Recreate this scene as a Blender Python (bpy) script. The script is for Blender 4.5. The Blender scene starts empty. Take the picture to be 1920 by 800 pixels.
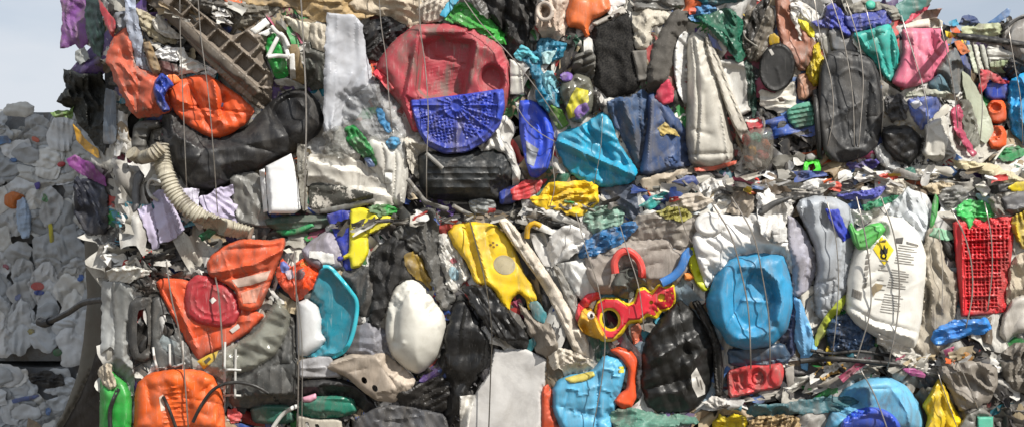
import bpy, math, random
import numpy as np
from mathutils import Vector
from mathutils.geometry import delaunay_2d_cdt
random.seed(7); RS = np.random.RandomState(11)
S = 0.0026; D = 4.5; ZC = 1.95          # metres per photo pixel at the wall, camera distance, camera height
scene = bpy.context.scene
C = scene.collection
CELL = 2.0; X0, Y0, X1, Y1 = -420, -620, 2340, 1300
NX, NY = int((X1-X0)/CELL)+1, int((Y1-Y0)/CELL)+1
GX = X0 + np.arange(NX)*CELL; GY = Y0 + np.arange(NY)*CELL

# ---------- maths ----------
def hsh(ix, iy, s):
    v = np.sin(ix*127.1 + iy*311.7 + s*74.7)*43758.5453
    return v - np.floor(v)
def vn(x, y, s=0):
    ix, iy = np.floor(x), np.floor(y); fx, fy = x-ix, y-iy
    fx = fx*fx*(3-2*fx); fy = fy*fy*(3-2*fy)
    a, b = hsh(ix, iy, s), hsh(ix+1, iy, s); c, d = hsh(ix, iy+1, s), hsh(ix+1, iy+1, s)
    return (a+(b-a)*fx) + ((c+(d-c)*fx)-(a+(b-a)*fx))*fy - .5
def tri(v): return np.abs(v-np.floor(v)-.5)*2-.5
def crumple(x, y, cell, s):
    wx = vn(x/cell*.7, y/cell*.7, s)*1.1; wy = vn(x/cell*.7, y/cell*.7, s+9)*1.1
    h = 0; rs = np.random.RandomState(int(s*13) % 99999)
    for k, (sc, a) in enumerate(((2.6, .8), (1.7, .6), (1.1, .45), (.62, .25))):
        t = rs.uniform(0, math.pi)
        h = h + a*tri((x*math.cos(t)+y*math.sin(t))/(cell*sc)+rs.uniform()+wx*(.6 if k % 2 else -.5)+wy*.4)
    return h
def pleats(x, y, cell, s, ang):
    # long sharp folds running along ang, slowly converging and dying out
    t = ang; u = x*math.cos(t)+y*math.sin(t); v = -x*math.sin(t)+y*math.cos(t)
    w = v/cell + vn(u/cell/3.2, v/cell/2.4, s)*1.5 + vn(u/cell/1.1, v/cell/1.3, s+5)*.35
    a = np.clip(.5+1.5*vn(u/cell/2.5, v/cell, s+7), 0, 1.3)*(.35+1.1*hsh(np.floor(w), 0*w, s+3))
    f = w-np.floor(w); k = .3+.4*hsh(np.floor(w), 0*w, s)
    return np.where(f < k, f/k, (1-f)/(1-k))*a*1.3-.4
def inside(x, y, P_):
    r = np.zeros(x.shape, bool); n = len(P_)
    for i in range(n):
        x1, y1 = P_[i]; x2, y2 = P_[(i+1) % n]
        if y1 == y2: continue
        c = (y1 > y) != (y2 > y)
        r ^= c & (x < (x2-x1)*(y-y1)/(y2-y1)+x1)
    return r
def bdist(x, y, P_):
    d = np.full(x.shape, 1e9); n = len(P_)
    for i in range(n):
        d = np.minimum(d, sdist(x, y, *P_[i], *P_[(i+1) % n]))
    return d
def sdist(x, y, x1, y1, x2, y2):
    dx, dy = x2-x1, y2-y1; L = dx*dx+dy*dy+1e-9
    t = np.clip(((x-x1)*dx+(y-y1)*dy)/L, 0, 1)
    return np.hypot(x-x1-t*dx, y-y1-t*dy)
def chaikin(p, n):
    for _ in range(n):
        q = []
        for i in range(len(p)):
            a, b = p[i], p[(i+1) % len(p)]
            q += [(a[0]*.87+b[0]*.13, a[1]*.87+b[1]*.13), (a[0]*.13+b[0]*.87, a[1]*.13+b[1]*.87)]
        p = q
    return p
def catmull(p, step=8):
    out = []
    for i in range(len(p)-1):
        a, b, c, d = np.array(p[max(i-1, 0)], float), np.array(p[i], float), np.array(p[i+1], float), np.array(p[min(i+2, len(p)-1)], float)
        n = max(1, int(np.hypot(*(c-b)[:2])/step))
        for k in range(n):
            t = k/n; out.append(.5*(2*b+(c-a)*t+(2*a-5*b+4*c-d)*t*t+(3*b-a-3*c+d)*t**3))
    out.append(np.array(p[-1], float)); return out
def blur(a, r):
    if r < 1: return a
    for ax in (0, 1):
        n = a.shape[ax]
        pad = [(0, 0), (0, 0)]; pad[ax] = (r+1, r)
        c = np.cumsum(np.pad(a, pad, mode='edge'), axis=ax)
        hi = np.take(c, range(2*r+1, 2*r+1+n), axis=ax); lo = np.take(c, range(0, n), axis=ax)
        a = (hi-lo)/(2*r+1)
    return a
def maxf(a, r):
    for ax in (0, 1):
        b = a.copy()
        for k in range(1, r+1):
            if ax: b[:, k:] = np.maximum(b[:, k:], a[:, :-k]); b[:, :-k] = np.maximum(b[:, :-k], a[:, k:])
            else: b[k:] = np.maximum(b[k:], a[:-k]); b[:-k] = np.maximum(b[:-k], a[k:])
        a = b
    return a
def P(x, y, d=0.0):
    k = S*(D-d)/D
    return Vector(((x-960)*k, -d, ZC+(400-y)*k))
def Pn(x, y, d):
    k = S*(D-d)/D
    return np.stack([(x-960)*k, -d, ZC+(400-y)*k], -1)
def ell(cx, cy, rx, ry, rot=0, n=28, a0=0, a1=360):
    r = math.radians(rot); o = []
    for i in range(n):
        t = math.radians(a0+(a1-a0)*i/(n if a1-a0 >= 360 else n-1))
        u, v = rx*math.cos(t), ry*math.sin(t)
        o.append((cx+u*math.cos(r)-v*math.sin(r), cy+u*math.sin(r)+v*math.cos(r)))
    return o
def rect(x0, y0, x1, y1): return [(x0, y0), (x1, y0), (x1, y1), (x0, y1)]

# ---------- depth fields of the pile ----------
SEAM1 = [(-500, 520), (200, 466), (600, 425), (1000, 398), (1300, 352), (1560, 335), (2400, 322)]
SEAM2 = [(-500, 860), (200, 835), (700, 812), (1200, 782), (1480, 700), (1700, 668), (2400, 640)]
yy, xx = np.meshgrid(GY, GX, indexing='ij')
def lerp(seam, x): return np.interp(x, [p[0] for p in seam], [p[1] for p in seam])
seamd = np.minimum(np.abs(yy-lerp(SEAM1, xx)), np.abs(yy-lerp(SEAM2, xx)))
ZB = -.09 + .09*vn(xx/90, yy/90, 3) + .04*vn(xx/35, yy/35, 5) - .16*np.exp(-(seamd/18)**2)
ZB -= .22*np.clip((232-xx)/60, 0, 1)**1.5
ZB -= .30*np.clip((xx-1775)/40, 0, 1)*(yy < lerp(SEAM1, xx))
ZB += .075*np.clip((yy-lerp(SEAM1, xx))/10, 0, 1)*np.clip((xx-900)/300, 0, 1) + .06*np.clip((yy-lerp(SEAM2, xx))/10, 0, 1)*np.clip((xx-900)/300, 0, 1)
CORE = ZB.copy()
CORE0 = CORE
ZF = -2.8 + .10*vn(xx/70, yy/70, 31)       # the far bales
ZF0 = ZF.copy()

# ---------- materials ----------
MC = {}
def lin(h):
    h = h.lstrip('#'); c = [int(h[i:i+2], 16)/255 for i in (0, 2, 4)]
    return tuple((v/12.92 if v <= .04045 else ((v+.055)/1.055)**2.4) for v in c)
ALB = .95
def nodes(m):
    m.use_nodes = True; nt = m.node_tree; nt.nodes.clear(); return nt, nt.nodes.new, nt.links.new
def mat(col, ro=.45, dirt=.25, kind='pl'):
    key = (col, ro, dirt, kind)
    if key in MC: return MC[key]
    names = {'pl': 'plastic', 'fl': 'film', 'fb': 'cloth', 'mt': 'metal', 'gl': 'clear_plastic', 'tr': 'translucent_plastic', 'sp': 'splattered_panel', 'mb': 'marbled_board'}
    m = bpy.data.materials.new(names[kind]+'_'+col.lower()); nt, N, L = nodes(m)
    out = N('ShaderNodeOutputMaterial'); b = N('ShaderNodeBsdfPrincipled')
    tc = N('ShaderNodeTexCoord'); geo = N('ShaderNodeNewGeometry')
    oi = N('ShaderNodeObjectInfo'); off = N('ShaderNodeVectorMath'); off.operation = 'ADD'
    mul = N('ShaderNodeMath'); mul.operation = 'MULTIPLY'; mul.inputs[1].default_value = 37
    L(oi.outputs['Random'], mul.inputs[0]); cmb = N('ShaderNodeCombineXYZ')
    for i in range(3): L(mul.outputs[0], cmb.inputs[i])
    L(tc.outputs['Object'], off.inputs[0]); L(cmb.outputs[0], off.inputs[1])
    if col == 'ATTR':
        at = N('ShaderNodeAttribute'); at.attribute_name = 'Col'; base = at.outputs['Color']
    else:
        rg = N('ShaderNodeRGB'); c = [v*ALB for v in lin(col)]; rg.outputs[0].default_value = (*c, 1); base = rg.outputs[0]
    def noise(sc, det=6, rough=.6, dist=0):
        n = N('ShaderNodeTexNoise'); n.inputs['Scale'].default_value = sc; n.inputs['Detail'].default_value = det
        n.inputs['Roughness'].default_value = rough; n.inputs['Distortion'].default_value = dist
        L(off.outputs[0], n.inputs['Vector']); return n
    def ramp(src, a, bb):
        r = N('ShaderNodeMapRange'); r.inputs['From Min'].default_value = a; r.inputs['From Max'].default_value = bb
        L(src, r.inputs['Value']); return r.outputs[0]
    def mix(fac, c1, c2, mode='MIX'):
        x = N('ShaderNodeMix'); x.data_type = 'RGBA'; x.blend_type = mode
        if isinstance(fac, float): x.inputs[0].default_value = fac
        else: L(fac, x.inputs[0])
        for i, cc in ((6, c1), (7, c2)):
            if isinstance(cc, tuple): x.inputs[i].default_value = (*cc, 1)
            else: L(cc, x.inputs[i])
        return x.outputs[2]
    def times(s, k):
        x = N('ShaderNodeMath'); x.operation = 'MULTIPLY'; L(s, x.inputs[0]); x.inputs[1].default_value = k; return x.outputs[0]
    n1 = noise(7, 7, .65, .4); n2 = noise(38, 5, .7, 1.2); n3 = noise(150, 3, .6)
    lum = sum(lin(col)) / 3 if col != 'ATTR' else .3
    if .03 < lum < .5 and kind in ('pl', 'tr', 'fb') and ro != .2: dirt = max(dirt, .12)
    if lum > .5: dirt *= .6
    if lum < .03: dirt *= .45
    dcol = (.16, .135, .105) if lum > .10 else (.10, .092, .08)
    # uneven, sun-faded colour, then wear and grime in streaks
    nf_ = noise(4.5, 5, .6, .6); base = mix(times(ramp(nf_.outputs['Fac'], .44, .62), .5), base, (.62, .60, .58), 'MULTIPLY')
    nf2 = noise(16, 6, .7, .3); base = mix(times(ramp(nf2.outputs['Fac'], .5, .68), .28), base, (.66, .62, .57), 'MULTIPLY')
    c1 = mix(times(ramp(n1.outputs['Fac'], .35, .75), (.10 if lum > .03 else .02) if dirt else 0.), base, (.42, .40, .37))
    c2 = mix(times(ramp(n1.outputs['Fac'], .42, .72), min(.7, dirt*.6)), c1, dcol)
    c3 = mix(times(ramp(n2.outputs['Fac'], .56, .72), min(.85, dirt*1.25)), c2, dcol)
    if dirt > .09:
        mps = N('ShaderNodeMapping'); mps.inputs['Scale'].default_value = (9, 9, 2.6); mps.inputs['Rotation'].default_value = (.2, .5, .3); L(off.outputs[0], mps.inputs['Vector'])
        sm_ = N('ShaderNodeTexNoise'); sm_.inputs['Scale'].default_value = 1; sm_.inputs['Detail'].default_value = 8; sm_.inputs['Roughness'].default_value = .68; sm_.inputs['Distortion'].default_value = .7; L(mps.outputs[0], sm_.inputs['Vector'])
        c3 = mix(times(ramp(sm_.outputs['Fac'], .49, .60), min(.80, dirt*2.4)), c3, (.14, .12, .10) if lum > .1 else (.11, .10, .088))
        sp_ = noise(210, 2, .5); c3 = mix(times(ramp(sp_.outputs['Fac'], .66, .72), min(.8, dirt*2.2)), c3, (.05, .045, .04) if lum > .1 else (.3, .28, .25))
    if kind == 'fb':
        c3 = mix(times(ramp(n3.outputs['Fac'], .4, .7), .35), c3, dcol)
    if kind == 'sp':
        n4 = noise(14, 8, .75); c3 = mix(ramp(n4.outputs['Fac'], .52, .56), c3, (.55, .52, .46))
    if kind == 'mb':
        n4 = noise(4, 6, .6, .8); a = N('ShaderNodeMath'); a.operation = 'ABSOLUTE'; s_ = N('ShaderNodeMath'); s_.operation = 'SUBTRACT'; s_.inputs[1].default_value = .5
        L(n4.outputs['Fac'], s_.inputs[0]); L(s_.outputs[0], a.inputs[0]); c3 = mix(times(ramp(a.outputs[0], .05, 0), .22), c3, (.25, .24, .24))
    # scratches: noise stretched along one direction
    mp = N('ShaderNodeMapping'); mp.inputs['Scale'].default_value = (160, 160, 9); mp.inputs['Rotation'].default_value = (0, .5, 0)
    L(off.outputs[0], mp.inputs['Vector']); ns = N('ShaderNodeTexNoise'); ns.inputs['Scale'].default_value = 1; ns.inputs['Detail'].default_value = 2
    L(mp.outputs[0], ns.inputs['Vector'])
    scr = ramp(ns.outputs['Fac'], .62, .72)
    c3 = mix(times(scr, (.25 if lum > .1 else .05) if kind in ('pl', 'tr', 'mt') else 0.), c3, (.5, .48, .45))
    L(c3, b.inputs['Base Color'])
    rr = N('ShaderNodeMapRange'); rr.inputs['To Min'].default_value = max(.08, ro-.06); rr.inputs['To Max'].default_value = min(1, ro+(.12 if kind in ('fl', 'gl', 'tr') else .34))
    L(n2.outputs['Fac'], rr.inputs['Value']); rr.inputs['From Min'].default_value = .3; rr.inputs['From Max'].default_value = .7
    L(rr.outputs[0], b.inputs['Roughness'])
    b.inputs['Specular IOR Level'].default_value = .2 if kind == 'fb' else .42 if lum > .03 else .36
    if kind in ('fl', 'gl'): b.inputs['Specular IOR Level'].default_value = .8
    bp = N('ShaderNodeBump'); bp.inputs['Strength'].default_value = .22 if kind != 'fb' else .6; bp.inputs['Distance'].default_value = .003
    rm = N('ShaderNodeTexNoise'); rm.noise_type = 'RIDGED_MULTIFRACTAL'; rm.inputs['Scale'].default_value = 20 if kind in ('fl', 'tr', 'gl') else 9; rm.inputs['Detail'].default_value = 4; rm.inputs['Distortion'].default_value = .8
    L(off.outputs[0], rm.inputs['Vector']); bp0 = N('ShaderNodeBump'); bp0.inputs['Strength'].default_value = .5 if kind in ('fl', 'tr', 'gl') else .22; bp0.inputs['Distance'].default_value = .006
    L(rm.outputs['Fac'], bp0.inputs['Height']); L(bp0.outputs[0], bp.inputs['Normal'])
    hgt = N('ShaderNodeMath'); hgt.operation = 'ADD'; L(n2.outputs['Fac'], hgt.inputs[0]); L(times(n3.outputs['Fac'], .5), hgt.inputs[1])
    L(hgt.outputs[0], bp.inputs['Height']); L(bp.outputs[0], b.inputs['Normal'])
    if kind == 'mt': b.inputs['Metallic'].default_value = .85
    surf = b.outputs[0]
    def mixsh(f, a, c):
        x = N('ShaderNodeMixShader'); x.inputs[0].default_value = f; L(a, x.inputs[1]); L(c, x.inputs[2]); return x.outputs[0]
    if kind in ('fl', 'tr', 'gl'):
        t = N('ShaderNodeBsdfTranslucent'); L(c3, t.inputs['Color']); surf = mixsh(.3, surf, t.outputs[0])
        tp = N('ShaderNodeBsdfTransparent'); surf = mixsh({'fl': .22, 'tr': .12, 'gl': .66}[kind], surf, tp.outputs[0])
    elif kind == 'pl' and lum > .25:
        t = N('ShaderNodeBsdfTranslucent'); L(c3, t.inputs['Color']); surf = mixsh(.12, surf, t.outputs[0])
    L(surf, out.inputs['Surface'])
    MC[key] = m; return m

# ---------- objects ----------
NF = {'lid': 'cover', 'cap': 'stopper', 'rim': 'hoop', 'panel': 'board', 'base': 'container', 'handle': 'grip', 'frame': 'bracing', 'top': 'stopper'}
def link(nm, verts, faces, m, cat=None, lab=None, par=None, grp=None, kind=None, smooth=True, plab=None, attr=None, sharp=35):
    if cat and nm.split('_')[-1] in NF: nm = '_'.join(nm.split('_')[:-1]+[NF[nm.split('_')[-1]]])
    v = np.asarray(verts, float); c = (v.max(0)+v.min(0))/2
    me = bpy.data.meshes.new(nm); me.from_pydata((v-c).tolist(), [], faces); me.materials.append(m)
    if smooth: me.polygons.foreach_set('use_smooth', [True]*len(me.polygons))
    if attr is not None:
        ca = me.color_attributes.new('Col', 'FLOAT_COLOR', 'POINT'); ca.data.foreach_set('color', np.asarray(attr, float).ravel())
    me.update()
    if sharp: me.set_sharp_from_angle(angle=math.radians(sharp))
    o = bpy.data.objects.new(nm, me); C.objects.link(o)
    if par is not None:
        o.parent = par; pc = Vector(par['_c']) if '_c' in par else Vector((0, 0, 0)); o.location = Vector(c)-pc
        if plab: o['label'] = plab
    else:
        o.location = Vector(c)
        if cat: o['category'] = cat
        if lab: o['label'] = lab
        if grp: o['group'] = grp
    if kind: o['kind'] = kind
    CEN[o.name] = Vector(c); return o
CEN = {}
REG = []      # every mesh of the pile in the order it was laid: later pieces press the earlier ones down
def reg(o, Z, x, y, d, nf, G=None, mask=None, ij=None, th=0): REG.append((o, id(Z), np.array(x), np.array(y), np.array(d), nf, G, mask, ij, th))
def press():
    ceil = {}
    for o, far, x, y, d, nf, G, mask, ij, th in REG[::-1]:
        if far not in ceil: ceil[far] = np.full((NY, NX), 9.)
        Cc = ceil[far]
        i = np.clip(((x-X0)/CELL+.5).astype(int), 0, NX-1); j = np.clip(((y-Y0)/CELL+.5).astype(int), 0, NY-1)
        lim = Cc[j, i]
        if G is None and nf == len(d): lim = lim - ((np.arange(nf)//35) % 17/17*5)*S
        dn = np.minimum(d, lim)
        if nf < len(d): dn[nf:2*nf] = d[nf:2*nf]-(d[:nf]-dn[:nf])
        if (dn != d).any():
            c = np.array(CEN[o.name]); me = o.data; co = Pn(x, y, dn)-c
            me.vertices.foreach_set('co', co.ravel()); me.update()
        if G is not None:
            (j0, j1, i0, i1) = ij; sub = Cc[j0:j1, i0:i1]
            E = np.where(mask, np.minimum(G, sub)-(th+1.2)*S, 9.)
            for k in range(9 if th >= 1 else 3):      # neighbours bend down towards the piece that presses on them
                E = np.minimum(E, -maxf(-E, 1)+1.5*CELL*S)
            np.minimum(sub, E, out=sub)
def attach(o, par):
    o.parent = par; o.location = CEN[o.name]-CEN[par.name]
def feat(H, x, y, F, seed):
    for f in F:
        k = f[0]
        if k == 'l': _, x1, y1, x2, y2, w, a = f; H = H + a*np.exp(-(sdist(x, y, x1, y1, x2, y2)/w)**1.3)
        elif k == 'L':      # polyline ridge
            _, ps, w, a = f; dd = np.full(x.shape, 1e9)
            for i in range(len(ps)-1): dd = np.minimum(dd, sdist(x, y, *ps[i], *ps[i+1]))
            H = H + a*np.exp(-(dd/w)**1.5)
        elif k == 'e':      # plateau ellipse
            cx, cy, rx, ry, a = f[1:6]; rot = math.radians(f[6] if len(f) > 6 else 0); ed = f[7] if len(f) > 7 else .25
            u = ((x-cx)*math.cos(rot)+(y-cy)*math.sin(rot))/rx; v = (-(x-cx)*math.sin(rot)+(y-cy)*math.cos(rot))/ry
            t = np.clip((1+ed-np.hypot(u, v))/(2*ed), 0, 1); H = H + a*t*t*(3-2*t)
        elif k == 'p':      # plateau polygon
            _, ps, a, w = f; s = np.where(inside(x, y, ps), 1, -1)*bdist(x, y, ps); t = np.clip(s/w*.5+.5, 0, 1); H = H + a*t*t*(3-2*t)
        elif k == 'c':      # ring ridge
            cx, cy, rx, ry, w, a = f[1:7]; rot = math.radians(f[7] if len(f) > 7 else 0)
            u = ((x-cx)*math.cos(rot)+(y-cy)*math.sin(rot))/rx; v = (-(x-cx)*math.sin(rot)+(y-cy)*math.cos(rot))/ry
            H = H + a*np.exp(-(((np.hypot(u, v)-1)*min(rx, ry))/w)**2)
        elif k == 's':      # spokes
            cx, cy, n, w, a, r0, r1 = f[1:8]; th = np.arctan2(y-cy, x-cx); r = np.hypot(x-cx, y-cy)
            q = (th/(2*math.pi)*n) % 1; q = np.minimum(q, 1-q)/n*2*math.pi*r
            H = H + a*np.exp(-(q/w)**2)*((r > r0) & (r < r1))
        elif k == 'w':      # parallel ribs: direction angle, wavelength, amp, optional polygon
            _, ang, wl, a, ps = f; t = math.radians(ang); q = ((x*math.cos(t)+y*math.sin(t))/wl) % 1
            rr = a*np.exp(-((np.minimum(q, 1-q))/.17)**2)
            H = H + (rr*inside(x, y, ps) if ps else rr)
        elif k == 'g':      # square mesh of pits: pitch x, pitch y, depth, polygon, slant
            _, px, py, a, ps, sl = f; u = ((x-sl*y)/px) % 1; v = ((y+sl*x)/py) % 1
            pit = (np.abs(u-.5) < .30) & (np.abs(v-.5) < .30); H = H - a*pit*(inside(x, y, ps) if ps else 1)
        elif k == 'y':      # bend across a line through the centre: angle, half width, amp
            _, cx, cy, ang, hw, a = f; t = math.radians(ang); q = ((x-cx)*-math.sin(t)+(y-cy)*math.cos(t))/hw
            H = H + a*(np.sqrt(np.clip(1-q*q, 0, 1))-1)
        elif k == 't':      # tilt
            _, cx, cy, gx, gy = f; H = H + gx*(x-cx)+gy*(y-cy)
    return H
SEED = [0]
NPLACED = [0]
THIN = {'sheet', 'film', 'strip', 'shard', 'scrap', 'flap', 'card', 'ribbon', 'wrapper', 'panel', 'label', 'leaf'}
SOFT = {'cloth', 'sack', 'sleeve', 'net', 'tarp', 'roll', 'bag'}
def it(nm, cat, lab, pts, col, b=8, r=14, cr=3, cf=30, lp=0, th=3, d=None, dd=0, F=(), holes=(), tl=None, m='pl', ro=.42, dirt=.25, sm=1, par=None, grp=None, plab=None, g=None, z=None, bk=0, ex=0, soft=8, kind=None, rim=None):
    Z = ZB if z is None else z
    SEED[0] += 1; sd = SEED[0]*1.37
    pts = [tuple(map(float, p)) for p in pts]
    thin = (cat in THIN) and par is None; soft_c = cat in SOFT; jit = 1.0
    if thin: b = b*.5; r = min(r, 7); jit = 1.9; cr = cr*1.35; th = min(th, 2)
    elif soft_c: b = b*.75; cr = cr*1.5; jit = 1.4
    elif par is None and 1.5 <= cr and z is None: cr = cr*1.45; lp = max(lp, 1.5); r = r*.68
    base_pts = chaikin(pts, sm) if sm else pts
    xs = [p[0] for p in base_pts]; ys = [p[1] for p in base_pts]
    w, h = max(xs)-min(xs), max(ys)-min(ys); A = w*h
    if g is None: g = min(3.4, max(2.2, math.sqrt(A)/26))
    # resample the outline with a slight wobble
    ring = []; n = len(base_pts)
    for i in range(n):
        a, c = base_pts[i], base_pts[(i+1) % n]; L = math.hypot(c[0]-a[0], c[1]-a[1]); k = max(1, int(round(L/g)))
        for j in range(k): ring.append((a[0]+(c[0]-a[0])*j/k, a[1]+(c[1]-a[1])*j/k))
    ring = np.array(ring)
    if ex or cr:
        e = (min(2.0, cr*.3)+ex)*(jit if jit > 1 else .5)
        ring = ring + np.stack([vn(ring[:, 0]/9, ring[:, 1]/9, sd), vn(ring[:, 0]/9, ring[:, 1]/9, sd+4)], -1)*e*1.5 + np.stack([vn(ring[:, 0]/3.1, ring[:, 1]/3.1, sd+6), vn(ring[:, 0]/3.1, ring[:, 1]/3.1, sd+8)], -1)*e*.7
    R = [tuple(p) for p in ring]
    m8 = 10
    i0, i1 = int((min(xs)-X0)/CELL)-m8, int((max(xs)-X0)/CELL)+m8+2; j0, j1 = int((min(ys)-Y0)/CELL)-m8, int((max(ys)-Y0)/CELL)+m8+2
    i0, j0 = max(i0, 0), max(j0, 0); i1, j1 = min(i1, NX), min(j1, NY)
    gx, gy = np.meshgrid(GX[i0:i1], GY[j0:j1]); zb = Z[j0:j1, i0:i1]
    Rc = R if len(R) < 90 else R[::max(1, len(R)//90)]
    ins = inside(gx, gy, R); db = np.where(ins, bdist(gx, gy, Rc), 0)
    t = np.clip(db/max(r, .01), 0, 1); H = b*np.sqrt(np.clip(1-(1-t)**2, 0, 1))
    if rim: H = H + rim[2]*np.exp(-((db-rim[0])/rim[1])**2)
    if cr:
        H = H + cr*crumple(gx, gy, cf, sd)*(.55+.45*t)
        if (thin or soft_c) and b < 26:
            q = np.array(base_pts)-np.mean(base_pts, 0); ev, ew = np.linalg.eigh(q.T@q); ax_ = ew[:, 1]
            H = H + cr*.9*pleats(gx, gy, max(9, cf*.55), sd, math.atan2(ax_[1], ax_[0])+(sd % 1-.5)*.5)*(.5+.5*t)
    if par is None and cat:
        k = (.26 if thin else .10) if tl is None else tl
        if k:
            tx, ty = np.random.RandomState(SEED[0]*7).uniform(-1, 1, 2)
            H = H + np.clip(k*tx, -22/(w/2), 22/(w/2))*(gx-np.mean(xs)) + np.clip(k*ty, -22/(h/2), 22/(h/2))*(gy-np.mean(ys))
    if lp: H = H + lp*(vn(gx/cf/1.2, gy/cf/1.2, sd+2)*1.6+vn(gx/cf*1.1, gy/cf*1.1, sd+3)*.6)*t
    if par is None and cat and not (thin or soft_c) and cr >= 1.5 and A > 2500 and z is None:
        rc = np.random.RandomState(SEED[0]*3+1)      # crush creases
        for _k in range(2 + (A > 9000)):
            x1, x2 = rc.uniform(min(xs), max(xs), 2); y1, y2 = rc.uniform(min(ys), max(ys), 2)
            H = H + rc.choice([-1, -1, .8])*rc.uniform(2.5, 5.5)*np.exp(-(sdist(gx, gy, x1, y1, x2, y2)/rc.uniform(2.2, 5))**1.1)
    H = feat(H, gx, gy, F, sd)
    zm = maxf(zb, 1); under = zb[ins] if ins.any() else zb
    if par is not None and d is None:
        G = blur(zb, 1 if b < 3 else 2) + (.7+dd*.5)*S + H*S
        G = np.maximum(G, zb+.6*S)
    elif d is not None: G = d + (dd+H)*S
    else:
        zz = blur(zb, 4) if ins.any() else zb
        base = np.percentile((zz-H*S)[ins], 62 if thin else 66) if ins.any() else np.percentile(zb, 70)
        low = (blur(zb, 9)-base)*(.5 if thin else .18 if not soft_c else .4)
        G = base + low + (H + min(dd, 26)*.8)*S
    mk = ins.copy()
    for hp in holes: mk &= ~inside(gx, gy, [tuple(map(float, q_)) for q_ in hp])
    Z[j0:j1, i0:i1] = np.where(mk, G if par is None else np.maximum(G, zb), zb)
    # triangulate
    rows = int(h/(g*.87))+2; cand = []
    for a in range(rows):
        for c in range(int(w/g)+2):
            cand.append((min(xs)+(c+.5*(a % 2))*g, min(ys)+a*g*.87))
    cand = np.array(cand)+RS.uniform(-.18, .18, (len(cand), 2))*g
    ok = inside(cand[:, 0], cand[:, 1], R) & (bdist(cand[:, 0], cand[:, 1], Rc) > g*.5)
    edges = [(i, (i+1) % len(R)) for i in range(len(R))]; V2 = list(R); loops = [list(range(len(R)))]
    for hp in holes:
        hp = chaikin([tuple(map(float, q)) for q in hp], 1); hr = []
        for i in range(len(hp)):
            a, c = hp[i], hp[(i+1) % len(hp)]; k = max(1, int(round(math.hypot(c[0]-a[0], c[1]-a[1])/g)))
            for j in range(k): hr.append((a[0]+(c[0]-a[0])*j/k, a[1]+(c[1]-a[1])*j/k))
        ok &= ~inside(cand[:, 0], cand[:, 1], hr) & (bdist(cand[:, 0], cand[:, 1], hr) > g*.45)
        s = len(V2); V2 += hr; edges += [(s+i, s+(i+1) % len(hr)) for i in range(len(hr))]; loops.append(list(range(s, s+len(hr))))
    V2 += [tuple(p) for p in cand[ok]]
    res = delaunay_2d_cdt([Vector(p) for p in V2], edges, [], 0, 1e-5)
    vx = np.array([(p.x, p.y) for p in res[0]]); T = np.array([f for f in res[2]])
    cen = vx[T].mean(1); keep = inside(cen[:, 0], cen[:, 1], R)
    for q, lp_ in enumerate(loops[1:]): keep &= ~inside(cen[:, 0], cen[:, 1], [V2[i] for i in lp_])
    T = T[keep]
    fx = np.clip((vx[:, 0]-GX[i0])/CELL, 0, G.shape[1]-1.001); fy = np.clip((vx[:, 1]-GY[j0])/CELL, 0, G.shape[0]-1.001)
    ix, iy = fx.astype(int), fy.astype(int); ax, ay = fx-ix, fy-iy
    dv = (G[iy, ix]*(1-ax)+G[iy, ix+1]*ax)*(1-ay)+(G[iy+1, ix]*(1-ax)+G[iy+1, ix+1]*ax)*ay
    front = Pn(vx[:, 0], vx[:, 1], dv)
    dbv = bdist(vx[:, 0], vx[:, 1], Rc); tt = np.clip(dbv/max(r, 1), 0, 1)
    # a closed body: the back is either parallel (a wall of its thickness) or bulges away
    back = Pn(vx[:, 0], vx[:, 1], dv - th*S - bk*S*np.sqrt(np.clip(1-(1-tt)**2, 0, 1)))
    nV = len(vx); faces = [(int(t_[0]), int(t_[2]), int(t_[1])) for t_ in T] + [(int(t_[0])+nV, int(t_[1])+nV, int(t_[2])+nV) for t_ in T]
    cnt = {}
    for t_ in T:
        for a, c in ((0, 1), (1, 2), (2, 0)):
            e = (int(t_[a]), int(t_[c])); cnt[e] = cnt.get(e, 0)+1
    for (a, c) in cnt:
        if (c, a) not in cnt: faces.append((a, c, c+nV, a+nV))
    o = link(nm, np.concatenate([front, back]), faces, mat(col, ro, dirt, m), cat, lab, None, grp, kind, sharp=30 if z is ZF else 19 if thin else (24 if cr > 3.5 else 36))
    ax_ = np.concatenate([vx[:, 0]]*2); ay_ = np.concatenate([vx[:, 1]]*2)
    press_down = par is None or b >= 3
    reg(o, Z, ax_, ay_, np.concatenate([dv, dv - th*S - bk*S*np.sqrt(np.clip(1-(1-tt)**2, 0, 1))]), len(dv), G if press_down else None, mk, (j0, j1, i0, i1), th if par is None else .2)
    if par is not None:
        attach(o, par)
        if plab: o['label'] = plab
    NPLACED[0] += 1
    return o
def zat(x, y, Z, r=3):
    i = int(round((x-X0)/CELL)); j = int(round((y-Y0)/CELL))
    i = min(max(i, r), NX-r-1); j = min(max(j, r), NY-r-1)
    return Z[j-r:j+r+1, i-r:i+r+1].max()
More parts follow.
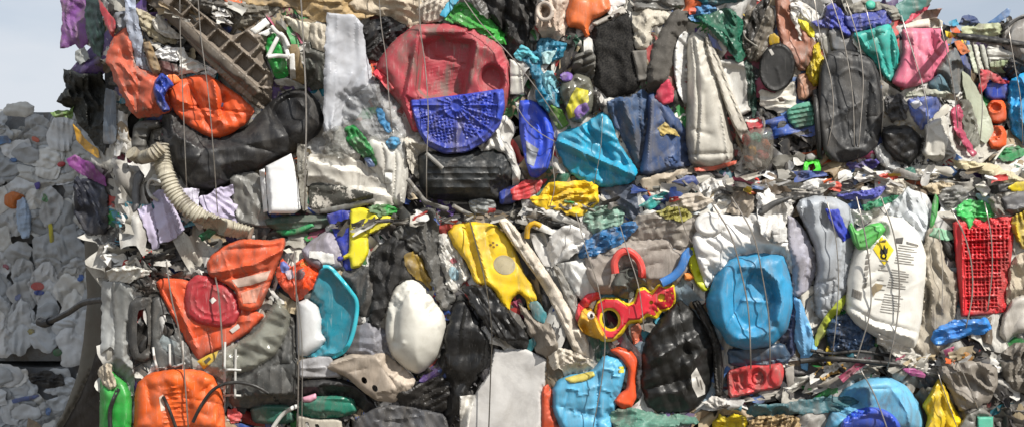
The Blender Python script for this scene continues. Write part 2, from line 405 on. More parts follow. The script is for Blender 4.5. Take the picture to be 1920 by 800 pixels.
def tube(nm, cat, lab, pts, rad, col, dd=0, m='pl', ro=.4, dirt=.2, par=None, grp=None, plab=None, n=10, rib=0, ribl=6, z=None, sm=3, taut=0, step=None, d=None, flat=1, mark=True, bury=0):
    Z = ZB if z is None else z
    q = catmull(pts, step or max(3, min(rad, 8))) if len(pts[0]) == 2 else catmull(pts, step or max(3, rad))
    q = np.array(q); r3 = max(1, int(rad/CELL))
    if d is None:
        dep = np.array([zat(a[0], a[1], Z, r3) for a in q]) + (rad*.85+dd)*S
        if taut:
            dm = dep.copy()
            for k in range(1, taut+1):
                dm[k:] = np.maximum(dm[k:], dep[:-k]-.0006*k); dm[:-k] = np.maximum(dm[:-k], dep[k:]-.0006*k)
            dep = dm
        for _ in range(sm):
            p = np.concatenate([[dep[0]], dep, [dep[-1]]]); dep = np.maximum((p[:-2]+p[1:-1]+p[2:])/3, dep-.004)
    else: dep = np.full(len(q), float(d)) if not hasattr(d, '__len__') else np.interp(np.linspace(0, 1, len(q)), np.linspace(0, 1, len(d)), d)
    if bury:
        e = np.linspace(0, 1, len(q)); dep = dep - bury*S*(np.exp(-(e/.06)**2)+np.exp(-((1-e)/.06)**2))
    c = Pn(q[:, 0], q[:, 1], dep); V = []; F = []; L = 0
    up = Vector((0, -1, 0))
    for i in range(len(c)):
        t = Vector(c[min(i+1, len(c)-1)]-c[max(i-1, 0)]).normalized()
        a = t.cross(up); a = a.normalized() if a.length > .05 else Vector((1, 0, 0)); bb = a.cross(t).normalized()
        if i: L += np.hypot(*(q[i]-q[i-1])[:2])
        rr = rad*S*(1+rib*(1 if (L/ribl) % 1 < .5 else -1))
        for k in range(n):
            an = 2*math.pi*k/n; V.append(Vector(c[i])+a*rr*math.cos(an)+bb*rr*math.sin(an)*flat)
    for i in range(len(c)-1):
        for k in range(n): F.append((i*n+k, i*n+(k+1) % n, (i+1)*n+(k+1) % n, (i+1)*n+k))
    F.append(tuple(range(n))[::-1]); F.append(tuple(range((len(c)-1)*n, len(c)*n)))
    if mark and d is None:
        for a, dp in zip(q, dep):
            i = int(round((a[0]-X0)/CELL)); j = int(round((a[1]-Y0)/CELL)); k = max(0, int(rad/CELL)-1)
            if 0 < i < NX-1 and 0 < j < NY-1:
                sl = Z[max(j-k, 0):j+k+1, max(i-k, 0):i+k+1]; np.maximum(sl, dp+rad*S*.8, out=sl)
    o = link(nm, [tuple(v) for v in V], F, mat(col, ro, dirt, m), cat, lab, None, grp)
    if mark and d is None:
        va = np.array([tuple(v) for v in V]); vd = -va[:, 1]; k_ = S*(D-vd)/D
        reg(o, Z, va[:, 0]/k_+960, 400-(va[:, 2]-ZC)/k_, vd, len(vd))
    if par is not None:
        attach(o, par)
        if plab: o['label'] = plab
    return o
def scrap(nm, zones, par=None, lab=None, cat=None, z=None, plab=None, out=0.0, mark=True, over=False):
    """countless torn bits, one mesh: zones = (polygon, number, (min,max) size, palette, aspect, angle, spread)"""
    Z = ZB if z is None else z
    V = []; F = []; CO = []; RX = []; RY = []; RD = []
    for (poly, n, (s0, s1), pal, asp, ang, spr) in zones:
        xs = [p[0] for p in poly]; ys = [p[1] for p in poly]; k = 0; tries = 0
        while k < n and tries < n*8:
            tries += 1
            x, y = RS.uniform(min(xs), max(xs)), RS.uniform(min(ys), max(ys))
            if not inside(np.array([x]), np.array([y]), poly)[0]: continue
            k += 1
            s = s0+(s1-s0)*RS.uniform()**2.0; a = RS.uniform(1, asp); t = math.radians(ang+RS.normal()*spr)
            nu, nv = (7, 5) if s < 16 else (11, 8) if s < 28 else (17, 12)
            u, v = np.meshgrid(np.linspace(-1, 1, nu), np.linspace(-1, 1, nv)); seed = RS.uniform(0, 999)
            wob = 1+.7*vn(u*1.6+seed, v*1.6, 1)
            taper = 1-.6*RS.uniform()*(u*.5+.5)
            px = u*s*a**.5*wob; py = v*s/a**.5*taper*(1+.6*vn(u*2+seed, v*2+5, 2))
            curl = RS.uniform(-1, 1)*s*.5; fold = RS.uniform(-1.8, 1.8); lean = RS.uniform(-.9, .9)
            hh = curl*(u*u)+fold*np.abs(v-.2)*s/a**.5*.8+lean*py + RS.uniform(-.5, .5)*px*.7 + s*.30*crumple(px+seed*9, py, s*.8, seed)
            X = x+px*math.cos(t)-py*math.sin(t); Y = y+px*math.sin(t)+py*math.cos(t)
            hh = hh + (s*.16*pleats(px, py, s*.45, seed, RS.uniform(-.4, .4)) if s > 15 else 0); hh = 17*np.tanh(hh/17)
            base = min(zat(x, y, Z, 1), zat(x, y, CORE0 if Z is not ZF else ZF0, 1)+(.075 if not over else .5))+RS.uniform(-.35, .75)*s*.3*S+out
            dv = base+hh*S
            vs = Pn(X.ravel(), Y.ravel(), dv.ravel()); o = len(V); V += vs.tolist(); RX.append(X.ravel()); RY.append(Y.ravel()); RD.append(dv.ravel())
            c = lin(pal[RS.randint(len(pal))]); f = RS.uniform(.65, 1.1)*ALB
            CO += [(c[0]*f, c[1]*f, c[2]*f, 1)]*len(vs)
            for j in range(nv-1):
                for i in range(nu-1): F.append((o+j*nu+i, o+j*nu+i+1, o+(j+1)*nu+i+1, o+(j+1)*nu+i))
            if mark:
                def up(a_):
                    for ax in (0, 1):
                        n_ = a_.shape[ax]; m_ = max(n_, int(s*(2.6 if ax else 1.8)/CELL)+2); f_ = np.linspace(0, n_-1.001, m_); k0 = f_.astype(int); w_ = f_-k0
                        w_ = w_[:, None] if ax == 0 else w_[None, :]
                        a_ = np.take(a_, k0, ax)*(1-w_)+np.take(a_, k0+1, ax)*w_
                    return a_
                ii = ((up(X).ravel()-X0)/CELL+.5).astype(int); jj = ((up(Y).ravel()-Y0)/CELL+.5).astype(int); dd_ = up(dv).ravel()
                o2 = (ii > 1) & (ii < NX-2) & (jj > 1) & (jj < NY-2)
                np.maximum.at(Z, (jj[o2], ii[o2]), dd_[o2])
    o = link(nm, V, F, mat('ATTR', .42, .22, 'pl'), cat, lab, None, None, 'stuff', smooth=True, attr=CO)
    rx = np.concatenate(RX); reg(o, Z, rx, np.concatenate(RY), np.concatenate(RD), len(rx))
    if par is not None:
        attach(o, par)
        if plab: o['label'] = plab
    return o
def core(nm, cat, lab, top, bot, x0, x1, depth, col='2a2826', fld=None, grp=None, d0=0.0):
    """the pressed body of a bale: lumpy front, straight sides, closed back"""
    fld = CORE if fld is None else fld
    nx = int((x1-x0)/14)+1; ny = 22; V = []; F = []
    for j in range(ny+1):
        for i in range(nx+1):
            x = x0+(x1-x0)*i/nx; yt, yb = top(x), bot(x); y = yt+(yb-yt)*j/ny
            e = min(i, nx-i, 3)/3*.5+.5; e2 = min(j, ny-j, 2)/2*.3+.7
            dd = zat(x, y, fld, 1)-.10-(1-e*e2)*.10+d0
            V.append(P(x, y, dd))
    for j in range(ny+1):
        for i in range(nx+1):
            p = V[j*(nx+1)+i]; V.append(Vector((p.x, p.y+depth+.05*math.sin(i*1.7+j), p.z)))
    n = (nx+1)*(ny+1)
    for j in range(ny):
        for i in range(nx):
            a = j*(nx+1)+i; q = (a, a+nx+1, a+nx+2, a+1); F.append(q); F.append(tuple(k+n for k in q[::-1]))
    for i in range(nx):
        F.append((i, i+1, i+1+n, i+n)); a = ny*(nx+1)+i; F.append((a, a+n, a+n+1, a+1))
    for j in range(ny):
        a = j*(nx+1); F.append((a, a+n, a+n+nx+1, a+nx+1)); a += nx; F.append((a, a+nx+1, a+n+nx+1, a+n))
    return link(nm, [tuple(v) for v in V], F, mat(col, .8, .3, 'pl'), cat, lab, None, grp, smooth=False)

def finish():
    """things that have parts become an Empty at their base holding the body and the parts"""
    bodies = {'wire_rack': 'rack_bar', 'pressed_bale': 'core', 'toy_bracing': 'yellow_surround', 'white_bracing': 'side_bar', 'rolled': 'sheet'}
    for o in list(bpy.data.objects):
        if o.parent is None and o.type == 'MESH' and o.children:
            nm = o.name.split('.')[0]; kids = list(o.children); c = o.location.copy()
            zb = min((c+v.co).z for v in o.data.vertices); o.name = 'tmp_body'
            e_ = bpy.data.objects.new(nm, None); C.objects.link(e_); e_.location = (c.x, c.y, zb); e_.empty_display_size = .05
            for k in ('label', 'category', 'group', 'kind'):
                if k in o: e_[k] = o[k]; del o[k]
            o.name = bodies.get(nm, 'body'); o.parent = e_; o.location = (0, 0, c.z-zb)
            for q in kids: q.parent = e_; q.location = q.location+Vector((0, 0, c.z-zb))

# =============================== camera, light, sky ===============================
cam = bpy.data.objects.new('camera', bpy.data.cameras.new('camera')); C.objects.link(cam)
cam.data.sensor_width = 36; cam.data.lens = 36*D/(1920*S); cam.data.clip_end = 2000
cam.location = (0, -D, ZC); cam.rotation_euler = (math.pi/2, 0, 0); scene.camera = cam
SUN_EL, SUN_AZ = 45, 42        # degrees; azimuth counted from the camera's back towards its right
sun = bpy.data.objects.new('sun', bpy.data.lights.new('sun', 'SUN')); C.objects.link(sun)
sun.data.energy = 4.7; sun.data.angle = math.radians(.55); sun.data.color = (1, .955, .88)
e, a = math.radians(SUN_EL), math.radians(SUN_AZ)
sv = Vector((math.sin(a)*math.cos(e), -math.cos(a)*math.cos(e), math.sin(e)))
sun.rotation_euler = sv.to_track_quat('Z', 'Y').to_euler(); sun.location = sv*20
w = bpy.data.worlds.new('World'); scene.world = w; nt, N, L = nodes(w)
sky = N('ShaderNodeTexSky'); sky.sky_type = 'NISHITA'; sky.sun_disc = False; sky.sun_elevation = e
sky.sun_rotation = math.pi-a; sky.dust_density = 1.6; sky.air_density = 1.0
tc = N('ShaderNodeTexCoord'); mp = N('ShaderNodeMapping'); mp.inputs['Scale'].default_value = (1, 1, 3.4); mp.inputs['Location'].default_value = (.3, .2, .4)
L(tc.outputs['Generated'], mp.inputs['Vector']); nz = N('ShaderNodeTexNoise'); nz.inputs['Scale'].default_value = 1.7; nz.inputs['Detail'].default_value = 7; nz.inputs['Roughness'].default_value = .52
L(mp.outputs[0], nz.inputs['Vector']); mr = N('ShaderNodeMapRange'); mr.inputs['From Min'].default_value = .40; mr.inputs['From Max'].default_value = .60; mr.inputs['To Max'].default_value = .95; mr.inputs['To Min'].default_value = .5
L(nz.outputs['Fac'], mr.inputs['Value']); mx = N('ShaderNodeMix'); mx.data_type = 'RGBA'; L(mr.outputs[0], mx.inputs[0])
L(sky.outputs[0], mx.inputs[6]); mx.inputs[7].default_value = (6.7, 7.1, 7.7, 1)
bg = N('ShaderNodeBackground'); bg.inputs['Strength'].default_value = .08; L(mx.outputs[2], bg.inputs['Color'])
wo = N('ShaderNodeOutputWorld'); L(bg.outputs[0], wo.inputs['Surface'])
vs = scene.view_settings; scene.display_settings.display_device = 'sRGB'
vs.view_transform = 'Standard'; vs.look = 'None'; vs.gamma = 1; vs.exposure = 0.44; vs.use_curve_mapping = False
scene.cycles.max_bounces = 6; scene.cycles.transparent_max_bounces = 10

# =============================== the setting ===============================
n = 60; gv = []; gf = []
for j in range(n+1):
    for i in range(n+1):
        u, v = (i/n*2-1), (j/n*2-1); x = math.copysign(abs(u)**3*400, u); y = math.copysign(abs(v)**3*400, v)
        gv.append((x, y, .02*math.sin(x*1.3)*math.cos(y*1.7) if abs(x)+abs(y) < 60 else 0))
for j in range(n):
    for i in range(n): a_ = j*(n+1)+i; gf.append((a_, a_+1, a_+n+2, a_+n+1))
link('ground', gv, gf, mat('#6d6558', .9, .4, 'fb'), kind='structure', lab='bare dusty yard ground under the stacked bales')

s1 = lambda x: lerp(SEAM1, x)-4
s1b = lambda x: lerp(SEAM1, x)+4
s2 = lambda x: lerp(SEAM2, x)-4
s2b = lambda x: lerp(SEAM2, x)+4
up_top = lambda x: float(np.interp(x, [0, 1250, 1480, 1600, 1700, 1790], [-70, -50, -6, 6, 26, 52]))
B = {}
B['upper'] = core('pressed_bale', 'bale', 'wide wired bale of mixed coloured plastics in the middle tier, under the sky', up_top, s1, 196, 1782, 1.5)
B['side'] = core('pressed_bale', 'bale', 'smaller wired bale set back behind the dark beam, with a cyan bag in it', lambda x: 62-.1*(x-1790), s1, 1790, 2330, 1.5)
B['lower'] = core('pressed_bale', 'bale', 'wired bale of hard plastics with the big blue drum and red crate in it', s1b, s2, 190, 2330, 1.5)
B['base'] = core('pressed_bale', 'bale', 'ground tier bale holding the barrel with a blue screw cap', s2b, lambda x: 1152, 190, 2330, 1.5)
B['top'] = core('pressed_bale', 'bale', 'unseen bale added above the picture to shade the bales behind', lambda x: -560, lambda x: -76, 205, 1180, 1.5)  # unseen extra tier, added so its shadow falls on the far bales

WH = ['e0deda', 'd4d2cc', 'c9c5ba', 'e8e8e5', 'dad8d0', 'b0ada4']
GR = ['4c4a46', '35343a', '202024', '6b6863', '141416', '2a2826']
CO = ['1f4a9c', '2e9b4a', 'b8322e', 'd8b820', '1f8fa8', 'd8622a', '3f6fb0', 'a84868', '176048', '5a3f88']
TN = ['a08c6c', 'c0ae8c', '8a775c', 'b59f80', '6e5d4a']
MIX = WH*3+GR*2+CO+TN+['15161a', '1c1c1e']
DK = GR+['15161a', '1c1c1e', '2a2826', '3c3a38']+WH[:3]+['8f8c84', 'a9a69c']+CO[:3]
W_ = lambda x0, y0, x1, y1: rect(x0, y0, x1, y1)
def band(seam, a, b, x0, x1): return [(x, float(lerp(seam, x))+a) for x in range(x0, x1+1, 60)]+[(x, float(lerp(seam, x))+b) for x in range(x1, x0-1, -60)]
scrap('crushed_scrap', [
    (W_(218, -60, 700, 470), 330, (12, 56), MIX+WH, 3, 60, 40), (W_(700, -60, 1300, 400), 360, (12, 52), DK+MIX, 3, 70, 40),
    ([(1200, -50), (1470, -20), (1600, 16), (1700, 44), (1770, 72), (1790, 350), (1200, 350)], 350, (12, 56), MIX+WH+WH, 3, 80, 40), (W_(205, -20, 620, 130), 260, (7, 26), WH+TN+GR, 4, 30, 30),
    (W_(1000, 0, 1240, 200), 150, (8, 26), DK, 3, 90, 30), (W_(1380, 190, 1560, 345), 160, (8, 24), ['15161a', '1c1c1e', '101013', '35343a', '4a4846', '8f8c84'], 3, 60, 40),
    (W_(200, 380, 640, 455), 140, (7, 22), DK+['176048', '5c1f28'], 4, 8, 20)], par=B['upper'], plab='torn bits of mixed plastic crushed between the larger pieces')
scrap('crushed_scrap', [(W_(1790, 60, 2320, 330), 420, (8, 24), MIX+WH, 3, 75, 30)], par=B['side'])
scrap('crushed_scrap', [
    ([(222, 480), (1000, 410), (2300, 340), (2300, 650), (1480, 700), (1200, 790), (222, 830)], 760, (13, 58), MIX+WH+WH, 3, 75, 35), ([(1180, 400), (2300, 360), (2300, 640), (1480, 690), (1180, 770)], 200, (16, 60), WH*2+['b8c4cc', 'd0d8dc', 'e6e6e2', '9cb4c4'], 3, 80, 30), (W_(640, 420, 960, 800), 120, (12, 46), DK, 3, 75, 30),
    (W_(195, 480, 480, 560), 120, (6, 18), ['d8d6d0', '15161a', '2a2826', 'c9c7c0', '1c1c1e'], 3, 20, 30),
    (W_(560, 690, 900, 810), 140, (8, 26), ['15161a', '4a4846', '6b6863', '8f8c84', '35343a'], 3, 70, 30),
    (W_(830, 530, 915, 780), 60, (8, 26), ['15161a', '1c1c1e', '101013', '35343a'], 4, 80, 25)], par=B['lower'])
scrap('crushed_scrap', [([(222, 845), (700, 815), (1200, 790), (1480, 705), (1900, 660), (2300, 650), (2300, 1140), (222, 1140)], 640, (12, 52), MIX+WH+GR, 3, 60, 40),
    (W_(1780, 650, 1990, 830), 160, (8, 26), GR+['6a645a', '57524a', '7d7770'], 2.5, 60, 40)], par=B['base'])
B['shade_tier'] = core('pressed_bale', 'bale', 'second unseen bale added on top to lengthen the shade behind', lambda x: -1010, lambda x: -566, 215, 1150, 1.5)  # added out of view, heightens the stack to keep the sun off the far bales
scrap('crushed_scrap', [(W_(210, -550, 1170, -80), 500, (12, 44), MIX+DK, 3, 60, 40)], par=B['top'])
# flattened bits in the joints between the tiers
scrap('crushed_scrap', [(band(SEAM1, -16, 26, 215, 1180), 200, (9, 38), DK+GR+WH+['b0322e', '176048'], 4, -3, 18),
    (band(SEAM1, -42, 30, 1180, 2280), 330, (12, 52), MIX+WH+WH+CO, 3.4, -2, 22)], lab='flattened torn plastic squeezed into the joint above the blue drum', cat='scrap')
scrap('crushed_scrap', [(band(SEAM2, -20, 26, 1150, 2280), 200, (11, 46), MIX+WH+DK+TN, 4, -14, 18),
    (band(SEAM2, -14, 20, 190, 1150), 220, (6, 30), DK+GR+WH, 4, -4, 20)], lab='flattened dirty plastic in the joint below the red moulded tray', cat='scrap')

# =============================== upper bale, by the sky ===============================
it('purple_cloth', 'cloth', 'ragged purple cloth hanging out against the sky', [(113, -20), (166, -20), (163, 85), (150, 92), (141, 84), (128, 89), (112, 92), (116, 40)], '7a4490', b=4, cr=4, cf=22, m='fb', sm=0, dd=-8)
it('black_film', 'film', 'ragged black film flaring out below the purple cloth', [(118, 130), (140, 135), (170, 140), (192, 133), (202, 190), (197, 290), (170, 262), (145, 230), (135, 205), (105, 192), (112, 180), (122, 165)], '0d1210', b=10, cr=9, cf=22, sm=0, ro=.5)
it('navy_film', 'film', 'dark navy film bulging beside the white bag bale', [(138, 330), (170, 335), (202, 355), (203, 436), (165, 445), (138, 402)], '171c2b', b=12, cr=6, cf=24, dd=-10)
it('yellow_strip', 'strip', 'bent yellow plastic strip beside the black film', [(136, 230), (150, 245), (160, 262), (185, 280), (187, 298), (165, 285), (145, 265)], 'dca414', b=4, r=6, cr=2, ro=.35)
it('magenta_strip', 'strip', 'magenta plastic strip lying across the navy film', [(125, 297), (140, 290), (170, 305), (195, 330), (201, 350), (175, 340), (130, 314)], '7c2a80', b=4, r=6, cr=3, cf=14)
it('green_rag', 'cloth', 'small green ragged film against the sky', [(94, 212), (110, 205), (128, 208), (140, 200), (135, 225), (118, 218), (104, 222)], '5a8030', b=2, cr=5, cf=10, sm=0, dd=-14)
it('grey_panel', 'panel', 'blue-grey plastic panel standing behind the terracotta panel', [(196, 165), (218, 172), (219, 262), (210, 272), (192, 268)], '566270', b=4, cr=2)
it('pale_rag', 'cloth', 'small pale grey rag sticking out under the purple cloth', [(140, 96), (160, 88), (168, 110), (150, 122), (141, 112)], '8d918f', b=5, cr=5, cf=9, m='fb', sm=0, dd=-6)
it('green_sheet', 'sheet', 'dark green translucent sheet leaning at the bale edge', [(160, -10), (185, -10), (196, 60), (190, 110), (168, 90), (158, 40)], '1c3530', b=5, cr=5, cf=18, dd=-8)
it('red_strip', 'strip', 'pointed red plastic strip beside the terracotta panel', [(183, -10), (200, 20), (218, 40), (212, 74), (200, 50), (188, 22)], 'a82834', b=4, r=5, cr=2)
it('grey_bowl', 'bowl', 'crushed blue-grey bowl above the terracotta panel', [(213, 24), (235, 20), (246, 40), (240, 62), (221, 58)], '8b95a5', b=8, r=10, cr=2, F=[('e', 230, 40, 9, 12, -7)])
it('cream_sheet', 'sheet', 'creased cream sheet under the taupe tray rail', [(255, 12), (285, 30), (318, 58), (335, 82), (300, 82), (275, 66), (258, 45)], 'b3a98e', b=6, cr=6, cf=16)
it('white_sheet', 'sheet', 'torn white sheet under the taupe tray, uppermost of three', [(283, 34), (302, 35), (330, 60), (345, 74), (312, 72), (288, 55)], 'e2dfd8', b=4, cr=3, cf=12, dd=5)
it('white_sheet', 'sheet', 'torn white sheet folded in strips above the orange bucket', [(286, 98), (308, 86), (338, 92), (344, 106), (330, 118), (292, 108)], 'e6e6e6', b=5, cr=5, cf=9, dd=6, F=[('w', 80, 9, 3, None)])
it('white_scraps', 'sheet', 'white curved offcut resting on the orange bucket', [(330, 92), (346, 90), (352, 108), (380, 120), (384, 134), (350, 138), (318, 150), (312, 140), (340, 124)], 'dedcd6', b=5, cr=4, cf=12, dd=8)
it('brown_sheet', 'sheet', 'small dark brown sheet behind the blue strap', [(292, 112), (330, 118), (338, 140), (310, 142), (298, 138)], '4a2420', b=3, cr=3)
o = it('terracotta_panel', 'panel', 'flattened terracotta plastic panel with dusty scuffs', [(232, 50), (247, 72), (254, 120), (262, 132), (300, 142), (326, 170), (320, 212), (300, 218), (258, 222), (244, 210), (222, 165), (200, 118), (198, 100), (212, 76)], 'c2563a', b=10, r=16, cr=6, cf=36, F=[('l', 225, 90, 262, 150, 7, -8), ('l', 262, 150, 256, 215, 6, -7), ('l', 210, 120, 250, 205, 6, 6)], dirt=.32)
it('lavender_strip', 'strip', 'torn pale blue-grey strip hanging over the terracotta panel', [(236, -12), (252, -10), (262, 60), (272, 78), (268, 100), (284, 135), (270, 130), (254, 124), (252, 90), (240, 66), (232, 30)], 'a8b2c6', b=5, r=7, cr=4, cf=16)
it('tan_stick', 'stick', 'splintered tan stick beside the pale blue-grey strip', [(266, 80), (282, 78), (302, 130), (296, 143), (285, 138)], '917650', b=6, r=7, cr=3, cf=12, m='fb')
it('tan_sheet', 'sheet', 'wide tan paper-like sheet folded along the bale top', [(420, -14), (700, -14), (716, 22), (660, 46), (612, 44), (572, 32), (540, 12), (480, 16)], 'b89d70', b=8, cr=8, cf=30, m='fb', dd=4)
it('grey_film', 'film', 'creased grey film above the white triangle frame', [(380, 22), (440, 4), (530, 15), (505, 34), (478, 40), (452, 52), (415, 78), (395, 66)], '8b867a', b=7, cr=8, cf=16, m='fl')
it('grey_film', 'film', 'dark crumpled film above the taupe tray', [(330, 0), (420, 4), (440, 30), (420, 62), (385, 50), (355, 35)], '4b4843', b=8, cr=9, cf=18)
it('cream_sack', 'sack', 'dirty white sack cloth beside the translucent white sheet', [(528, 28), (560, 38), (612, 48), (612, 98), (585, 86), (552, 60)], 'cfc9b8', b=8, cr=6, cf=22, m='fb')
it('blue_chip', 'shard', 'small blue shard above the taupe tray', [(408, 52), (436, 50), (432, 62), (415, 70)], '2a4c9c', b=2, cr=2)
it('olive_sheet', 'sheet', 'dark olive sheet beside the translucent white sheet', [(570, 78), (612, 88), (612, 165), (585, 170), (572, 158)], '3c403a', b=6, cr=5, cf=20)
it('tan_panel', 'panel', 'tan board standing behind the upper grey wire', [(538, 84), (560, 84), (574, 158), (560, 160), (545, 146)], '9b8560', b=4, cr=2, m='fb')
dirx, diry = .745, .667
def tq(s0, s1_, o0, o1, bx=262, by=-14):     # a quad in the tray's own slanting axes
    f_ = lambda s_, q: (bx+dirx*s_+diry*q, by+diry*s_-dirx*q)
    return [f_(s0, o0), f_(s1_, o0), f_(s1_, o1), f_(s0, o1)]
pits = [('p', tq(a_, a_+26, 20, 44), -26, 3.5) for a_ in (60, 92, 124, 156, 190, 222, 254, 284)] + [('p', tq(a_, a_+34, 50, 76), -22, 3.5) for a_ in (70, 112, 154, 196, 238)]
o = it('taupe_tray', 'tray', 'broken taupe ribbed crate lying diagonally', [(290, -14), (340, -12), (372, 20), (412, 46), (432, 66), (452, 62), (476, 46), (500, 64), (512, 82), (494, 102), (514, 150), (508, 196), (490, 208), (440, 168), (400, 130), (340, 66)], '82776b', b=26, r=5, cr=3, cf=34, g=2.4, F=pits, dirt=.3, tl=0, dd=4)
it('rail', None, None, tq(-14, 318, -4, 16), '5d5246', b=10, r=4, cr=1, par=o, dd=14, F=[('l', 268, -8, 498, 202, 3, -5)], dirt=.2)
o = it('green_bottle', 'bottle', 'crushed bright green bottle behind the white triangle frame', [(500, 72), (514, 60), (528, 84), (536, 112), (542, 140), (530, 150), (516, 148), (506, 122), (497, 96)], '1f9a40', b=10, r=12, cr=4, cf=14, ro=.25)
it('white_batten', 'strip', 'wide white slat lying above the white triangle frame', [(469, 56), (498, 34), (506, 44), (478, 66)], 'e6e6e2', b=5, r=4, cr=.5, sm=0, dd=6)
it('white_batten', 'strip', 'narrow pale slat just below the wide white slat', [(484, 64), (508, 52), (514, 58), (500, 68)], 'd8dad8', b=4, r=4, cr=.5, sm=0, dd=4)
it('white_batten', 'strip', 'upright white slat beside the tan board', [(543, 102), (552, 100), (555, 148), (544, 148)], 'e0e0dc', b=4, r=3, cr=.5, sm=0, dd=5)
f = tube('white_frame', 'frame', 'white triangular plastic frame in front of the green bottle', [(502, 108), (514, 84), (527, 64), (534, 84), (541, 108)], 4, 'e8e8e4', dd=3)
tube('crossbar', None, None, [(502, 107), (520, 105), (541, 107)], 4, 'e8e8e4', par=f, dd=-2)
tube('upright', None, None, [(509, 50), (520, 62), (532, 70), (541, 88)], 4, 'dcdcd8', par=f)
it('pale_flap', 'sheet', 'pale curved flap over the black tub', [(512, 150), (540, 146), (572, 162), (574, 170), (540, 162), (520, 160)], 'c4c4bf', b=4, r=5, cr=1)
o = it('black_tub', 'tub', 'large scuffed black rubber tub squashed under the orange bucket', [(302, 216), (325, 208), (360, 222), (420, 248), (460, 240), (500, 196), (540, 168), (575, 166), (598, 190), (607, 220), (602, 248), (560, 284), (500, 312), (440, 338), (398, 362), (360, 356), (330, 322), (308, 284)], '232325', b=46, r=60, cr=7, cf=52, lp=6, ro=.36, dirt=.22, F=[('l', 330, 300, 560, 250, 16, 8), ('l', 505, 200, 560, 282, 8, -12), ('e', 545, 205, 34, 24, -20, -30), ('l', 560, 190, 600, 235, 6, 8), ('l', 340, 235, 420, 262, 9, -8)])
o = it('orange_bucket', 'bucket', 'folded orange bucket pressed onto the black tub', [(314, 168), (332, 150), (360, 142), (392, 140), (415, 156), (448, 178), (480, 208), (462, 232), (436, 250), (410, 260), (390, 258), (352, 236), (328, 212), (318, 192)], 'e0551c', b=18, r=22, cr=8, cf=32, dd=4, ro=.36, F=[('l', 350, 150, 372, 200, 7, -12), ('l', 372, 200, 396, 240, 5, -10), ('l', 400, 150, 412, 225, 6, 10), ('l', 330, 200, 400, 215, 6, -9), ('l', 420, 180, 410, 235, 5, -10)], dirt=.12)
it('orange_flap', 'shard', 'small bright orange flap beside the blue strap', [(314, 140), (330, 140), (340, 152), (322, 160)], 'f07830', b=4, cr=2, r=5)
s = it('blue_strap', 'strap', 'twisted blue plastic strap between terracotta panel and orange bucket', [(290, 152), (303, 136), (318, 148), (326, 160), (312, 172), (308, 186), (320, 206), (306, 212), (294, 196), (287, 172)], '1c3a98', b=12, r=10, cr=6, cf=13, ro=.3, dd=6, F=[('l', 300, 150, 300, 195, 4, -7)])
it('grey_elbow', 'pipe', 'dark grey pipe elbow feeding the ribbed cream hose', [(250, 236), (262, 226), (300, 226), (304, 240), (282, 246), (276, 270), (274, 294), (256, 298), (246, 286), (248, 258)], '4b4a46', b=16, r=14, cr=2, F=[('w', 90, 16, 3, None)])
it('clear_tray', 'tray', 'grey translucent tray corner below the black tub', [(430, 330), (480, 320), (498, 350), (500, 400), (520, 428), (480, 424), (440, 420), (436, 380)], '9a9a96', b=7, r=8, cr=6, cf=20, m='fl')
it('lavender_paper', 'sheet', 'lavender folded sheet with a long pointed tip', [(257, 392), (284, 380), (302, 452), (296, 466), (286, 468), (272, 430)], 'cbc2de', b=5, cr=3, cf=30, sm=0, dirt=.06)
it('lavender_paper', 'sheet', 'widest lavender folded sheet beside the ribbed hose', [(286, 360), (306, 352), (318, 362), (346, 430), (330, 446), (300, 456), (290, 410)], 'cdc6e2', b=6, cr=4, cf=30, sm=0, dirt=.06, F=[('l', 300, 360, 322, 448, 3, 6), ('l', 312, 370, 336, 440, 3, -5)])
it('lavender_paper', 'sheet', 'small white-lavender card above the ribbed hose', [(344, 352), (373, 354), (370, 398), (350, 404), (338, 380)], 'dcd8ea', b=4, cr=3, cf=26, sm=0, dirt=.05)
it('lavender_paper', 'sheet', 'lavender sheet with a ragged torn edge under the tub', [(374, 372), (400, 356), (436, 345), (440, 362), (430, 372), (447, 384), (440, 400), (446, 420), (410, 414), (382, 400)], 'c9c1dc', b=6, cr=5, cf=22, sm=0, dirt=.06)
it('black_tube', 'pipe', 'short curved grey pipe beside the lavender sheets', [(250, 330), (262, 318), (272, 330), (262, 352), (262, 385), (250, 400), (247, 365)], '5a5c60', b=8, r=8, cr=1)
h = tube('ribbed_hose', 'hose', 'ribbed cream flexible hose hanging in a long curve', [(300, 272), (303, 296), (312, 330), (330, 366), (360, 396), (405, 420), (440, 430), (470, 440)], 15, 'bfb9a6', rib=.085, ribl=7, step=2, n=14, dd=3, sm=12, dirt=.3)
tube('ribbed_hose', 'hose', 'short ribbed cream hose end joined to the grey elbow', [(246, 286), (262, 296), (285, 290), (304, 276)], 12, 'b5ad98', rib=.085, ribl=7, step=2, n=14, dd=3, sm=12, dirt=.35)
tube('white_ring', 'ring', 'small open white ring beside the short ribbed hose', [(300, 340), (284, 336), (277, 350), (282, 366), (296, 376)], 3, 'cfcfcb')
it('green_film', 'film', 'green film scrap below the end of the ribbed hose', [(372, 440), (392, 428), (408, 432), (396, 446), (378, 452)], '18754a', b=4, cr=4, cf=9)
it('stacked_rims', 'tub', 'stacked green and grey tub rims under the white container', [(495, 412), (530, 404), (600, 400), (640, 404), (600, 432), (545, 440), (520, 432), (500, 424)], '3d5a4c', b=8, r=8, cr=1, F=[('l', 500, 420, 620, 412, 3, 5), ('l', 520, 432, 600, 428, 3, 5)])
it('green_rim', 'rim', 'bright green curved rim piece under the white container', [(515, 432), (548, 430), (585, 418), (590, 424), (560, 438), (530, 442)], '1d8a50', b=5, r=4, cr=.5, dd=5)
